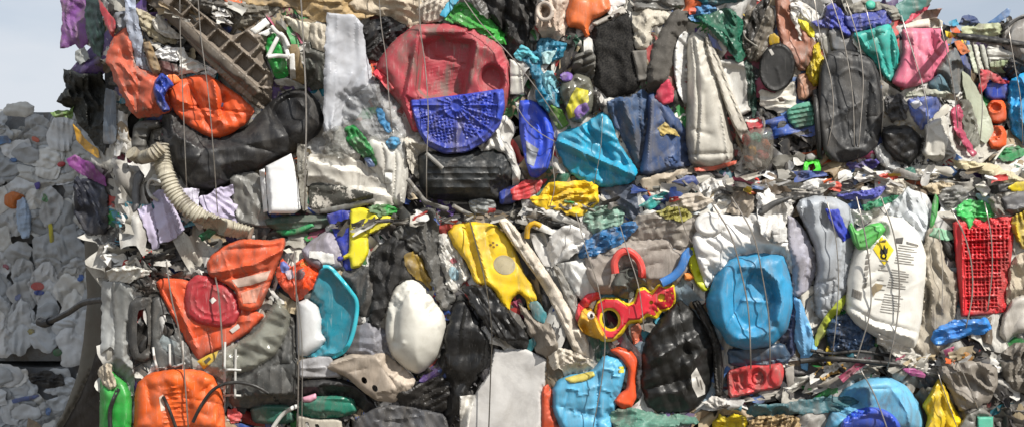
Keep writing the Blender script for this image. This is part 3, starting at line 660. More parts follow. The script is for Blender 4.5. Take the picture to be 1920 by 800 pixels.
w1 = it('white_container', 'container', 'clean bright white container wall below the black tub', [(498, 312), (546, 288), (552, 310), (560, 350), (564, 392), (552, 400), (504, 400), (500, 360)], 'f6f7f8', b=12, r=9, cr=1, dirt=.02, ro=.3, sm=0, dd=5, F=[('y', 530, 345, 90, 46, 12)])
it('edge_strip', None, None, [(486, 320), (496, 316), (502, 396), (494, 398)], 'f2f3f4', b=6, r=4, cr=.4, par=w1, sm=0, dirt=.02, dd=3)
it('grey_film', 'film', 'grey pleated film hanging beside the white container', [(556, 270), (576, 272), (578, 392), (566, 396), (560, 340)], 'a9a69c', b=5, cr=4, cf=16, m='fl')

# --- around the red tub ---
it('cream_cloth', 'cloth', 'cream cloth folds along the bale top above the red tub', [(650, 6), (700, -14), (800, -14), (802, 28), (782, 56), (752, 48), (728, 34), (700, 28), (664, 22)], 'cdbfa9', b=12, cr=10, cf=30, m='fb')
it('ribbed_sleeve', 'sleeve', 'pale pleated sleeve beside the bright green film', [(778, 20), (800, -6), (850, -8), (842, 26), (822, 42), (795, 48)], 'd3cabd', b=12, cr=4, cf=20, F=[('w', 8, 10, 5, None)], m='fb')
it('cream_cloth', 'cloth', 'dirty cream cloth to the side of the pressed sheet', [(580, 44), (614, 46), (612, 100), (582, 88)], 'c8c0b0', b=6, cr=6, cf=18, m='fb')
it('black_bag', 'bag', 'small black bag pressed between white sheet and red tub', [(676, 64), (692, 38), (728, 32), (765, 48), (756, 74), (722, 106), (708, 116), (690, 112), (678, 92)], '222326', b=22, r=26, cr=8, cf=18, ro=.35, F=[('c', 700, 80, 20, 30, 3, 4, 20), ('c', 700, 80, 32, 48, 3, 4, 20)])
it('white_barrel', 'barrel', 'ribbed off-white barrel side under the clear film', [(684, 262), (735, 236), (762, 262), (766, 330), (758, 388), (705, 388), (684, 330)], 'dcdad2', b=26, r=36, cr=1, dd=-6, F=[('L', [(712, 250), (722, 300), (716, 388)], 2.5, -7), ('L', [(738, 245), (742, 310), (736, 388)], 2.5, -7), ('L', [(756, 262), (757, 320), (750, 388)], 2.5, -6)])
it('label_tag', 'label', 'tiny white tag stuck between the barrel ribs', rect(722, 324, 735, 344), 'e4e4e0', b=1, cr=0, sm=0, th=1)
it('white_sheet', 'sheet', 'dirty white sheet spread below the translucent one', [(576, 288), (640, 286), (668, 300), (700, 318), (742, 384), (705, 390), (650, 366), (592, 350), (574, 345)], 'dbd7cd', b=8, cr=6, cf=44, dirt=.35)
it('spattered_panel', 'panel', 'dark panel spattered with white above the yellow bracket', [(578, 346), (598, 342), (646, 350), (700, 362), (703, 382), (625, 394), (580, 392)], '3b3c36', b=6, r=8, cr=2, m='sp')
it('grey_strip', 'strip', 'pale grey edge strip under the spattered panel', [(600, 392), (640, 384), (702, 372), (704, 380), (640, 396), (600, 400)], '8f918c', b=4, r=4, cr=.5, sm=0, dd=4)
it('white_film', 'film', 'tall translucent white plastic sheet with small pinholes', [(612, 26), (662, 28), (681, 48), (680, 62), (688, 105), (700, 150), (706, 170), (668, 222), (648, 228), (642, 242), (612, 250), (606, 244), (607, 140)], 'd2d5dc', b=7, r=6, cr=3.5, cf=50, m='tr', dirt=.06, sm=0, F=[('l', 632, 30, 628, 245, 2.5, 2), ('l', 660, 140, 620, 235, 5, 5), ('l', 690, 115, 640, 200, 6, -5)])
it('clear_film', 'film', 'creased clear film across the ribbed white barrel', [(645, 190), (700, 150), (728, 160), (745, 200), (762, 250), (752, 262), (760, 300), (735, 270), (700, 262), (680, 248), (640, 245)], 'c6c9cc', b=10, cr=10, cf=20, m='gl', ro=.15)
it('clear_film', 'film', 'clear crinkled film hanging below the tall white sheet', [(606, 244), (640, 236), (660, 250), (662, 290), (640, 302), (610, 290)], 'aeb0ac', b=6, cr=8, cf=14, m='gl', ro=.15)
it('green_film', 'film', 'folded dark green film lying across the white sheet', [(646, 240), (662, 234), (678, 248), (694, 272), (707, 302), (701, 313), (688, 300), (668, 284), (652, 268)], '1a7a38', b=9, r=9, cr=6, cf=16, ro=.3)
it('blue_film', 'film', 'thin light blue film curl above the blue cap', [(706, 202), (716, 204), (722, 222), (736, 246), (728, 250), (714, 234), (706, 218)], '4a98cc', b=6, r=6, cr=4, cf=9, m='tr')
it('blue_cap', 'cap', 'crumpled light blue film wad on the ribbed white barrel', [(722, 268), (734, 256), (748, 258), (752, 268), (742, 280), (730, 280)], '4596c4', b=9, r=8, cr=6, cf=8)
it('blue_white_bits', 'film', 'little blue printed film under the green film', [(682, 296), (694, 294), (704, 312), (690, 314)], '5a6f98', b=3, cr=3, cf=8)
it('cream_sleeve', 'sleeve', 'crumpled cream sleeve below the red tub', [(756, 258), (785, 254), (806, 268), (800, 300), (790, 340), (768, 322), (762, 290)], 'd3cec2', b=12, cr=8, cf=20, m='fb')
o = it('red_tub', 'tub', 'big squashed dusty red tub with a recessed base', [(703, 132), (712, 108), (738, 76), (778, 46), (840, 43), (900, 54), (940, 84), (956, 122), (958, 165), (950, 205), (930, 240), (890, 256), (800, 254), (774, 248), (760, 216), (745, 190), (728, 172), (722, 150)], 'ab3644', b=34, r=34, cr=5, cf=54, lp=3, dd=4, g=2.8, ro=.48, dirt=.42, F=[('p', [(792, 80), (830, 70), (888, 80), (880, 130), (868, 180), (800, 182), (782, 170)], -32, 9), ('l', 786, 54, 762, 180, 9, 12), ('l', 768, 110, 752, 190, 4, -8), ('e', 922, 152, 22, 28, -26, 0), ('l', 900, 66, 878, 150, 9, 8), ('l', 800, 72, 890, 64, 6, -9), ('l', 760, 185, 775, 245, 6, 8), ('w', 78, 7, 1.1, [(796, 84), (880, 84), (868, 180), (800, 180)])])
it('torn_rim', None, 'torn bright red rim', [(697, 140), (706, 130), (722, 142), (740, 168), (730, 174), (712, 150)], 'cc3040', b=5, r=5, cr=4, cf=8, par=o, sm=0, dd=4)
it('black_bucket', 'bucket', 'black ribbed bucket lying on its side under the blue lid', [(782, 292), (800, 282), (860, 284), (900, 280), (948, 286), (963, 300), (964, 330), (955, 360), (936, 378), (880, 380), (810, 374), (786, 352)], '202427', b=46, r=50, cr=3, cf=30, ro=.34, dirt=.25, F=[('l', 935, 290, 940, 372, 5, -8), ('l', 944, 292, 952, 366, 4, 6), ('w', 90, 13, 2.4, rect(800, 290, 935, 375)), ('e', 880, 375, 60, 12, -14)])
it('white_bag_curl', 'bag', 'curled white plastic sleeve wrapping behind the black bucket', [(932, 222), (948, 214), (964, 232), (966, 250), (956, 268), (966, 290), (976, 330), (972, 368), (962, 360), (958, 310), (946, 286), (926, 280), (900, 284), (916, 262)], 'e2e1dc', b=14, r=12, cr=4, cf=26)
o = it('blue_grid_lid', 'lid', 'half round blue lattice lid with a spoked hub over the red tub', [(768, 187), (800, 185), (870, 177), (943, 166), (946, 200), (938, 236), (916, 264), (876, 286), (834, 290), (800, 274), (784, 246), (774, 214)], '1f38a6', b=9, r=5, cr=1.5, g=2.3, dd=8, ro=.34, dirt=.2, sm=1, F=[('L', [(776, 210), (788, 244), (804, 264), (836, 278), (874, 274), (908, 254), (928, 228), (934, 180)], 3.5, 5), ('s', 856, 198, 20, 1.6, 3.5, 12, 90), ('c', 856, 198, 11, 11, 2, 4), ('c', 856, 198, 24, 24, 1.6, 4), ('g', 7, 6, 3.2, [(785, 205), (850, 222), (852, 270), (820, 268), (798, 248)], .2), ('g', 7, 6, 3.2, [(866, 222), (925, 190), (924, 225), (904, 248), (872, 268)], -.2), ('g', 7, 6, 3.2, [(885, 176), (930, 172), (926, 190), (890, 200)], -.2)])
it('bright_rim', None, None, [(928, 170), (944, 166), (947, 200), (940, 228), (930, 224), (934, 196)], '3a56d0', b=5, r=5, cr=.5, par=o, dd=3, ro=.25, dirt=.04)
it('clear_cup', 'cup', 'crushed clear cup under the black bucket', [(878, 376), (900, 372), (926, 374), (932, 388), (918, 398), (895, 404), (882, 394)], 'c3c8c8', b=8, cr=8, cf=10, m='fl', ro=.2, dd=6)
it('blue_tray', 'tray', 'blue tray corner beside the black bucket', [(934, 362), (952, 350), (970, 346), (976, 370), (962, 382), (938, 384)], '1c3ca4', b=8, r=6, cr=1, F=[('l', 940, 374, 972, 360, 3, 5)], dd=4)
tube('grey_stick', 'stick', 'short grey plastic stick lying on the black bucket', [(799, 288), (815, 302), (830, 316)], 4, '8f8f8b', dd=2)
tube('grey_stick', 'stick', 'long bent grey strip running below the black bucket', [(764, 336), (785, 362), (802, 380), (840, 392)], 4, '83827e', dd=2)
tube('grey_stick', 'stick', 'pale grey strip end beside the crushed clear cup', [(850, 386), (868, 396), (890, 406)], 4, 'a09e98', dd=2)
it('green_film', 'film', 'glossy bright green film draped over the red tub', [(828, 38), (848, 12), (868, 2), (888, 8), (925, 40), (947, 62), (950, 86), (926, 76), (890, 56), (858, 46)], '2f9a35', b=9, cr=8, cf=24, ro=.25, dirt=.08, F=[('l', 850, 24, 940, 70, 5, 7), ('l', 850, 36, 930, 66, 4, -5)])
it('cyan_film', 'film', 'cyan film edge tucked behind the bright green film', [(824, 28), (838, 8), (852, -8), (864, -4), (848, 16), (834, 36)], '2fa8cc', b=5, r=6, cr=3)
it('clear_film', 'film', 'smoky clear film at the bale top over the green film', [(866, -10), (902, -10), (928, 34), (912, 36), (886, 10)], '7c7f80', b=6, cr=6, cf=16, m='fl')
it('black_sheet', 'sheet', 'large black sheet with deep folds behind the beige roll', [(902, -14), (1006, -14), (1004, 40), (986, 80), (970, 112), (952, 106), (949, 66), (922, 34)], '131315', b=14, cr=12, cf=34, ro=.5, F=[('l', 985, 10, 955, 95, 7, 10), ('l', 950, 0, 945, 60, 6, -9)])
it('printed_card', 'card', 'white printed card beside the red tub rim', [(956, 111), (976, 120), (983, 178), (957, 177)], 'dbd9d0', b=3, r=3, cr=1, sm=0, F=[('l', 956, 143, 980, 144, 2, -3), ('l', 975, 120, 982, 175, 2, 2)], dd=4)
o = it('blue_dish', 'dish', 'bright blue oval dish lid seen partly edge on', [(972, 190), (992, 186), (1012, 194), (1028, 212), (1039, 246), (1037, 290), (1026, 320), (1008, 334), (994, 332), (984, 300), (974, 250)], '2048cc', b=16, r=9, cr=1, ro=.28, dirt=.05, F=[('e', 998, 256, 24, 52, -11, -8), ('c', 998, 256, 14, 34, 2, 4, -8)])
it('paper_label', None, 'grey paper label', [(986, 264), (1010, 280), (1001, 312), (988, 306)], '8f97a5', b=1, cr=1, th=1, sm=0, par=o)
it('red_shard', 'shard', 'red plastic shard below the blue oval dish', [(956, 356), (985, 338), (1026, 336), (1012, 358), (985, 374), (962, 374)], 'c0202a', b=7, r=8, cr=4, cf=20, sm=0)

# =============================== upper bale, middle ===============================
o = it('beige_roll', 'roll', 'crumpled beige plastic with a rolled open end', [(1004, 14), (1030, -8), (1066, -6), (1068, 40), (1062, 62), (1042, 82), (1022, 78), (1008, 58), (1003, 40)], 'ccb9a8', b=16, r=18, cr=8, cf=20, ro=.35, F=[('e', 1022, 24, 9, 12, -16)])
tube('rolled_end', None, None, ell(1022, 22, 14, 16, n=14)+[(1036, 22)], 4, 'd6c8bb', par=o, dd=2)
it('white_sheet', 'sheet', 'bright white sheet at the bale top behind the orange pot', [(1130, -14), (1175, -14), (1172, 8), (1150, 14), (1140, 4)], 'e8e4e0', b=5, cr=4)
it('black_cloth', 'cloth', 'large hanging black cloth with sharp square edges', [(1108, 60), (1125, 36), (1150, 40), (1176, 18), (1188, 60), (1192, 110), (1204, 152), (1190, 174), (1140, 186), (1112, 158), (1116, 110)], '0e0e10', b=14, r=14, cr=4, cf=44, m='fb', sm=0, ro=.8, dirt=.08)
it('dark_brick_vent', 'grille', 'dark grey plastic grille blocks beside the black cloth', [(1076, 104), (1108, 92), (1118, 108), (1114, 148), (1086, 152), (1072, 132)], '55544f', b=9, r=6, cr=2, F=[('w', 70, 14, -9, None), ('l', 1095, 100, 1092, 150, 3, -7)])
o = it('orange_pot', 'pot', 'orange plastic pot tipped over at the bale top', [(1072, -12), (1140, -12), (1146, 18), (1128, 32), (1112, 38), (1104, 52), (1107, 68), (1098, 72), (1090, 56), (1064, 52), (1060, 28)], 'e8702a', b=26, r=24, cr=2, cf=40, dd=6, ro=.38, dirt=.06, F=[('L', [(1146, 14), (1120, 30), (1104, 52)], 4, 6)])
o = it('white_bracket', 'bracket', 'off-white slotted plastic bracket beside the orange pot', [(1110, 44), (1150, 24), (1168, 12), (1176, 24), (1140, 40), (1118, 50)], 'd2cdc4', b=7, r=4, cr=.5, sm=0, dd=10, holes=[[(1138, 34), (1160, 23), (1164, 27), (1142, 38)]])
it('white_cloth', 'cloth', 'lumpy off-white cloth above the charcoal sleeve', [(1184, 26), (1208, 12), (1245, 16), (1262, 30), (1246, 46), (1222, 52), (1222, 72), (1216, 92), (1192, 96), (1186, 60)], 'cbc5b6', b=18, r=16, cr=8, cf=22, m='fb')
it('grey_sack', 'sack', 'grey film sack at the bale top over the white cloth', [(1186, -14), (1285, -14), (1282, 14), (1250, 20), (1215, 14), (1188, 24)], '8c8c88', b=12, cr=10, cf=22, m='fl')
it('grey_block', 'block', 'small grey foam block beside the charcoal sleeve', [(1184, 96), (1212, 94), (1216, 150), (1196, 154), (1190, 120)], '6c6a66', b=7, r=6, cr=3, m='fb', sm=0)
it('charcoal_sleeve', 'sleeve', 'long charcoal felt sleeve hanging at a slant', [(1252, 34), (1268, 18), (1290, 22), (1288, 44), (1272, 100), (1252, 146), (1226, 182), (1212, 170), (1216, 120), (1222, 90)], '4c4945', b=16, r=18, cr=5, cf=36, m='fb', ro=.9)
it('teal_film', 'film', 'crumpled dark teal film between black cloth and printed card', [(970, 108), (985, 96), (1002, 98), (1012, 74), (1036, 70), (1064, 84), (1052, 110), (1024, 118), (1012, 128), (1030, 152), (1050, 172), (1048, 205), (1028, 214), (1006, 190), (1004, 156), (992, 128)], '17708e', b=14, cr=12, cf=20, ro=.3)
it('cyan_strip', 'strip', 'pale cyan folded strip over the dark teal film', [(962, 104), (976, 84), (990, 88), (1012, 112), (1000, 122), (986, 104), (974, 116)], '58bccc', b=7, r=6, cr=4, cf=10, dd=3)
it('cyan_strip', 'strip', 'icy cyan shard in the middle of the dark teal film', [(1016, 98), (1042, 96), (1030, 120), (1018, 120)], 'b4dce0', b=4, r=4, cr=3, cf=8, sm=0, dd=4)
it('cyan_strip', 'strip', 'light blue torn strip below the dark teal film', [(1014, 138), (1036, 132), (1050, 162), (1044, 172), (1030, 158), (1036, 190), (1022, 170)], '86c8d8', b=6, r=5, cr=4, cf=10, sm=0, dd=4)
it('green_shard', 'shard', 'dark green shard behind the clear bottle', [(1030, 196), (1052, 206), (1068, 232), (1048, 246), (1034, 226)], '4c8020', b=5, cr=4, cf=12)
o = it('clear_bottle', 'bottle', 'squashed clear bottle with a purple cap and yellow label', [(1050, 156), (1062, 146), (1082, 136), (1104, 142), (1114, 166), (1112, 208), (1090, 232), (1070, 228), (1056, 196), (1048, 174)], '86867a', b=22, r=20, cr=7, cf=18, m='fl', ro=.2, dirt=.1, dd=4)
it('bottle_cap', None, None, [(1049, 142), (1056, 136), (1068, 135), (1075, 142), (1071, 152), (1056, 154)], '6d4aa4', b=10, r=8, cr=0, par=o, dd=2)
l_ = it('paper_label', None, 'yellow label', [(1061, 204), (1070, 182), (1080, 164), (1103, 170), (1104, 190), (1084, 216), (1066, 224)], 'e2da1c', b=1.5, cr=1, th=1, par=o, sm=0)
it('label_mark', None, 'purple flowers on the label', [(1076, 208), (1084, 198), (1100, 192), (1106, 206), (1092, 220), (1080, 226)], '7d5ea6', b=.8, cr=2, cf=6, th=1, par=l_)
it('navy_sheet', 'sheet', 'faded navy sheet with vertical folds beside the jerrycan side', [(1134, 190), (1160, 184), (1188, 180), (1204, 168), (1220, 178), (1218, 250), (1208, 322), (1190, 312), (1166, 262), (1148, 232)], '27466c', b=12, r=12, cr=5, cf=36, ro=.5, F=[('l', 1150, 195, 1185, 300, 6, -9), ('l', 1175, 190, 1200, 300, 5, 8), ('l', 1196, 180, 1206, 300, 4, -7)])
o = it('blue_jerrycan', 'jerrycan', 'dark blue dusty jerrycan side with a raised round boss', [(1212, 176), (1226, 172), (1246, 190), (1276, 228), (1300, 262), (1317, 292), (1313, 306), (1262, 318), (1216, 332), (1198, 326), (1206, 280), (1214, 230)], '22406e', b=24, r=16, cr=3, cf=50, ro=.48, dirt=.22, F=[('c', 1258, 302, 9, 9, 2, 3.5), ('e', 1258, 302, 4, 4, 3), ('l', 1222, 190, 1214, 320, 4, 4)])
it('dry_leaf', 'leaf', 'curled yellow leaf stuck on the dark blue jerrycan', [(1230, 240), (1246, 230), (1254, 238), (1266, 244), (1275, 256), (1258, 254), (1240, 252)], 'c9b05c', b=3, r=4, cr=4, cf=8, m='fb', sm=0, th=1)
it('beige_sheet', 'sheet', 'long beige sheet wedged under the dark blue jerrycan', [(1196, 338), (1260, 322), (1314, 308), (1300, 322), (1262, 342), (1226, 362), (1206, 352)], 'b4a692', b=7, r=8, cr=4, cf=24)
it('navy_flap', 'sheet', 'slate blue flap hanging below the turquoise bag', [(1122, 356), (1160, 344), (1190, 346), (1202, 402), (1190, 416), (1170, 402), (1134, 376)], '3a4558', b=7, r=9, cr=4, cf=26)
it('turquoise_bag', 'bag', 'turquoise plastic bag folded into pointed wings', [(1041, 272), (1046, 250), (1090, 236), (1130, 210), (1146, 224), (1158, 262), (1176, 292), (1197, 322), (1190, 342), (1130, 354), (1092, 344), (1058, 312)], '17a0c6', b=20, r=22, cr=5, cf=34, g=2.6, ro=.3, dd=6, dirt=.12, F=[('l', 1045, 264, 1192, 330, 5, 12), ('l', 1045, 280, 1190, 342, 4, -6), ('l', 1100, 240, 1150, 300, 5, -8), ('l', 1128, 214, 1118, 345, 4, 6), ('l', 1146, 226, 1176, 300, 4, 7)])
it('teal_strip', 'strip', 'shiny teal film strip curling below the beige sheet', [(1196, 388), (1216, 372), (1244, 358), (1272, 350), (1310, 358), (1284, 370), (1250, 376), (1222, 392)], '27a8a4', b=6, r=6, cr=4, cf=16, ro=.2, dd=3)
it('navy_shard', 'shard', 'navy shard under the teal film strip', [(1236, 376), (1262, 366), (1300, 366), (1280, 384), (1256, 390)], '1c3870', b=5, cr=4, cf=12)
it('blue_shard', 'shard', 'navy shard between beige sheet and white flakes', [(1258, 340), (1300, 326), (1312, 346), (1276, 352)], '1c3474', b=5, cr=3)
it('yellow_crumple', 'sheet', 'crumpled bright yellow sheet lying in the bale joint', [(994, 372), (1012, 362), (1030, 340), (1060, 344), (1094, 337), (1122, 348), (1126, 370), (1112, 396), (1086, 406), (1060, 402), (1042, 392), (1004, 388)], 'ecc41a', b=14, r=14, cr=9, cf=26, ro=.35, dirt=.08, dd=8, F=[('l', 1010, 370, 1070, 352, 5, -8), ('e', 1080, 380, 18, 10, -10, -20), ('l', 1100, 342, 1118, 370, 5, 7), ('l', 1045, 390, 1092, 362, 4, 7)])
it('red_flap', 'flap', 'small glossy red-pink flap beside the white oval tub', [(1226, 184), (1240, 160), (1254, 148), (1264, 166), (1262, 192), (1244, 196)], 'cf3d58', b=7, r=6, cr=3, sm=0)
it('white_flakes', 'sheet', 'crumpled white sheet in the joint below the long grey-white drum', [(1306, 352), (1330, 334), (1352, 340), (1362, 360), (1340, 378), (1314, 372)], 'e0ddd8', b=8, cr=8, cf=12, sm=0)

# --- the white group ---
it('white_oval_tub', 'tub', 'white oval tub edge beside the long grey-white drum', [(1262, 104), (1272, 70), (1284, 58), (1294, 66), (1296, 140), (1294, 186), (1284, 198), (1272, 176), (1264, 144)], 'e2e2e0', b=20, r=18, cr=.5, F=[('l', 1264, 132, 1294, 130, 1.6, -3)])
it('blue_bits', 'film', 'light blue crumpled film above the dark green sheet', [(1290, 34), (1304, 14), (1328, 6), (1346, 22), (1330, 40), (1306, 44)], '4a88ba', b=9, cr=8, cf=12)
it('orange_bit', 'shard', 'tiny orange shard above the long grey-white drum', [(1290, 16), (1304, 14), (1304, 26), (1292, 28)], 'e0532c', b=4, r=4, cr=2)
o = it('grey_white_drum', 'drum', 'long squashed grey-white drum with two seams and black scuffs', [(1288, 76), (1298, 58), (1320, 70), (1338, 108), (1352, 160), (1366, 230), (1380, 292), (1364, 316), (1320, 318), (1292, 306), (1284, 250), (1288, 160)], 'cdc9be', b=40, r=40, cr=2, cf=50, lp=2, dirt=.32, F=[('L', [(1298, 62), (1306, 120), (1310, 200), (1306, 296)], 2.5, -7), ('L', [(1322, 76), (1344, 160), (1358, 250), (1366, 300)], 2.5, 6), ('l', 1288, 290, 1376, 288, 4, -6)])
it('orange_rim', None, 'thin orange rim at the foot', [(1300, 314), (1340, 312), (1382, 300), (1380, 308), (1340, 320), (1304, 322)], 'c8553a', b=3, r=3, cr=.5, par=o)
it('white_tray', 'tray', 'white tray with a thick rim beside the long beam', [(1346, 112), (1376, 112), (1404, 118), (1410, 160), (1412, 206), (1384, 222), (1368, 186), (1354, 146)], 'dddcd6', b=12, r=7, cr=1, sm=1, F=[('p', [(1358, 124), (1396, 128), (1400, 200), (1384, 206)], -9, 6)])
it('long_beam', 'beam', 'long off-white plastic beam slanting down past the white tray', [(1320, 62), (1332, 70), (1352, 118), (1376, 180), (1398, 232), (1416, 262), (1412, 280), (1398, 276), (1372, 232), (1346, 160), (1326, 100)], 'cbc5b8', b=14, r=7, cr=2, cf=30, dd=6, dirt=.3, F=[('l', 1330, 84, 1406, 272, 3, -5)])
o = it('red_shield', 'badge', 'red panel with a curved white rim below the white tray', [(1398, 226), (1426, 220), (1431, 240), (1420, 268), (1410, 258)], 'a82632', b=5, r=5, cr=1)
tube('white_rim', None, None, [(1398, 226), (1414, 228), (1430, 222), (1431, 244), (1418, 270)], 2.5, 'dcd8d0', par=o)
it('green_sheet', 'sheet', 'glossy dark green sheet folded over the drum and tray', [(1296, 30), (1330, 26), (1366, 14), (1396, 40), (1394, 80), (1400, 108), (1384, 120), (1356, 84), (1330, 56)], '18604a', b=18, r=18, cr=12, cf=26, ro=.22, dirt=.05, dd=4, F=[('l', 1320, 40, 1390, 100, 6, 9)])
it('green_sheet', 'sheet', 'narrow dark green film hanging beside the white tray', [(1396, 108), (1410, 120), (1420, 180), (1414, 230), (1404, 190)], '143c32', b=6, cr=5, cf=14)
it('teal_top_sheet', 'sheet', 'dark teal sheet along the bale top above the green sheet', [(1296, -14), (1400, -14), (1396, 4), (1350, 10), (1312, 6)], '14606c', b=7, cr=6, cf=22)
it('navy_triangle', 'shard', 'blue-lilac shard between drum and dark green sheet', [(1326, 62), (1344, 76), (1354, 96), (1336, 88)], '5a6cac', b=3, cr=1, sm=0)
it('grey_bag', 'bag', 'grey-beige plastic bag with hanging folds', [(1396, 30), (1416, 10), (1442, 2), (1456, 40), (1452, 66), (1438, 92), (1422, 116), (1406, 118), (1392, 84)], '8e8679', b=16, r=16, cr=9, cf=20, m='fl')
it('black_film', 'film', 'dark shiny film strip over the grey-beige bag', [(1394, 60), (1412, 22), (1432, -6), (1446, 2), (1426, 44), (1412, 84), (1398, 96)], '2b2926', b=9, r=8, cr=7, cf=12, ro=.25)
tube('thin_hoop', 'hoop', 'thin grey hoop handle over the grey-beige bag', [(1394, 58), (1398, 72), (1420, 88)], 1.5, '9a968c')
it('brown_box', 'box', 'terracotta brown plastic trough with a notched corner', [(1452, -12), (1476, -6), (1486, 14), (1506, 44), (1522, 70), (1532, 80), (1528, 106), (1518, 132), (1500, 134), (1484, 116), (1466, 90), (1456, 50)], '96604a', b=16, r=9, cr=2, cf=40, dd=3, F=[('p', [(1462, 26), (1476, 22), (1506, 74), (1490, 84)], -9, 8), ('l', 1466, 10, 1512, 78, 3, 5)])
it('brown_box', 'box', 'light brown crushed box below the yellow netting', [(1494, 142), (1512, 136), (1534, 156), (1530, 176), (1510, 190), (1494, 186)], 'a8785f', b=14, r=10, cr=4, cf=22)
it('white_hoop_sheet', 'sheet', 'white crumpled sheet between brown trough and blue cloth', [(1478, 8), (1500, 0), (1530, 20), (1548, 34), (1556, 58), (1560, 92), (1540, 92), (1526, 62), (1508, 40), (1496, 50), (1506, 78), (1494, 64)], 'dcd9d2', b=8, cr=7, cf=20)
tube('white_hoop', 'hoop', 'thin white plastic hoop beside the blue cloth', [(1482, 12), (1498, 14), (1506, 30), (1520, 42), (1536, 38), (1545, 22), (1546, 10)], 2.5, 'dedede')
it('yellow_film', 'film', 'yellow film curl above the yellow netting', [(1494, 34), (1508, 36), (1526, 56), (1528, 72), (1516, 68), (1502, 52)], 'dcd01a', b=8, r=7, cr=4, cf=12)
it('yellow_net', 'net', 'yellow netting bundled beside the large black barrel end', [(1526, 84), (1536, 80), (1544, 110), (1546, 140), (1538, 158), (1526, 162), (1514, 146), (1512, 130), (1522, 110)], 'd6be10', b=14, r=12, cr=5, cf=10, F=[('g', 4, 4, 2, None, .3)], g=2.3)
it('yellow_bit', 'shard', 'small yellow shard above the black disc', [(1442, 66), (1452, 62), (1463, 72), (1460, 84), (1442, 84)], 'dcb40c', b=4, r=5, cr=2)
it('white_sheet', 'sheet', 'white stained sheet hanging under the black disc', [(1424, 168), (1456, 176), (1490, 150), (1494, 178), (1492, 204), (1466, 212), (1436, 206), (1424, 196)], 'd5d0c5', b=6, cr=4, cf=26, F=[])
o = it('black_disc', 'disc', 'flat black disc lid with a torn sticker', ell(1457, 127, 34, 46, 8, n=30), '131211', b=5, r=4, cr=.6, sm=0, dd=12, ro=.4, dirt=.1, F=[('c', 1457, 127, 30, 42, 2, 1.5, 8), ('l', 1457, 128, 1468, 165, 2, 1.5)])
it('paper_sticker', None, None, [(1441, 94), (1446, 92), (1452, 102), (1447, 105)], 'c9c6c0', b=.6, cr=0, th=1, sm=0, par=o)
it('brown_stain_scrap', 'scrap', 'dark leaf scrap stuck under the black disc', [(1458, 184), (1466, 182), (1472, 190), (1462, 192)], '3a2c22', b=2, cr=2, sm=0)
it('mint_tray', 'tray', 'mint green ribbed tray below the light brown box', [(1474, 208), (1492, 196), (1518, 190), (1528, 206), (1530, 236), (1492, 242), (1478, 228)], '6cb59c', b=8, r=7, cr=1, m='tr', F=[('w', 80, 9, 4, None)])
it('clear_lid', 'lid', 'milky clear lid beside the yellow netting', [(1532, 72), (1552, 66), (1562, 84), (1564, 100), (1552, 112), (1544, 94)], 'c8c6bc', b=4, r=5, cr=1, m='fl')
it('grey_lid', 'lid', 'grey lid edge rising behind the large black barrel end', [(1552, 58), (1570, 50), (1592, 58), (1606, 84), (1612, 100), (1560, 98)], '5e6267', b=7, r=8, cr=1)
it('white_fold', 'sheet', 'white folded sheet between blue cloth and teal crate', [(1596, 72), (1610, 66), (1650, 112), (1640, 116), (1612, 100)], 'dcdcd4', b=5, cr=4, cf=12, sm=0)
it('blue_cloth', 'cloth', 'rumpled royal blue cloth above the grey lid', [(1518, 40), (1545, 36), (1548, 12), (1562, 4), (1578, 18), (1588, 44), (1598, 62), (1592, 74), (1572, 54), (1532, 52)], '2c3ca4', b=12, r=12, cr=8, cf=20, dd=3)
it('blue_cloth', 'cloth', 'rumpled blue cloth strip above the teal crate', [(1582, 32), (1610, 26), (1660, 16), (1674, 44), (1650, 54), (1600, 62), (1588, 48)], '2f409c', b=12, r=11, cr=7, cf=20, dd=3)
o = it('teal_crate', 'crate', 'bright teal box crushed beside the pink tub', [(1596, 64), (1640, 52), (1668, 44), (1680, 70), (1688, 104), (1686, 146), (1668, 156), (1644, 128), (1618, 96)], '36b4a8', b=16, r=10, cr=3, cf=36, ro=.3, dirt=.06, F=[('l', 1612, 70, 1660, 140, 3, 6), ('l', 1668, 46, 1676, 150, 4, -8), ('l', 1640, 56, 1666, 140, 3, -4)])
o = it('black_barrel', 'barrel', 'large scuffed black barrel end with concentric rings', [(1536, 130), (1548, 102), (1566, 94), (1604, 96), (1636, 108), (1650, 140), (1656, 190), (1654, 240), (1646, 272), (1622, 294), (1584, 306), (1556, 302), (1542, 280), (1532, 220)], '28292b', b=16, r=16, cr=2, cf=50, lp=1, dd=16, ro=.42, dirt=.32, F=[('c', 1598, 206, 46, 76, 2, 2.2), ('c', 1601, 218, 14, 18, 2, 2.5), ('l', 1601, 236, 1598, 290, 2, -2), ('s', 1601, 218, 7, 1.6, -1.8, 16, 60), ('l', 1562, 100, 1640, 112, 3, -6), ('l', 1560, 140, 1580, 260, 5, -5), ('l', 1630, 150, 1620, 270, 5, -6)])
tube('black_hose', 'hose', 'black bar running down behind the barrel end', [(1528, 170), (1532, 230), (1538, 300)], 5, '1c1c1d', sm=8)
it('green_clip', 'clip', 'small bright lime ring clip in the bale joint', [(1504, 326), (1507, 306), (1520, 297), (1536, 300), (1541, 318), (1530, 330), (1514, 331)], '45cf2c', b=7, r=4, cr=.8, dd=14, dirt=.03, holes=[[(1514, 320), (1516, 309), (1526, 306), (1530, 316), (1522, 322)]])
it('grey_clasp', 'clasp', 'little grey clasp above the lime ring clip', [(1510, 292), (1522, 286), (1532, 294), (1524, 302), (1512, 302)], 'a8a8a4', b=5, r=5, cr=1, dd=4)
JAR = []
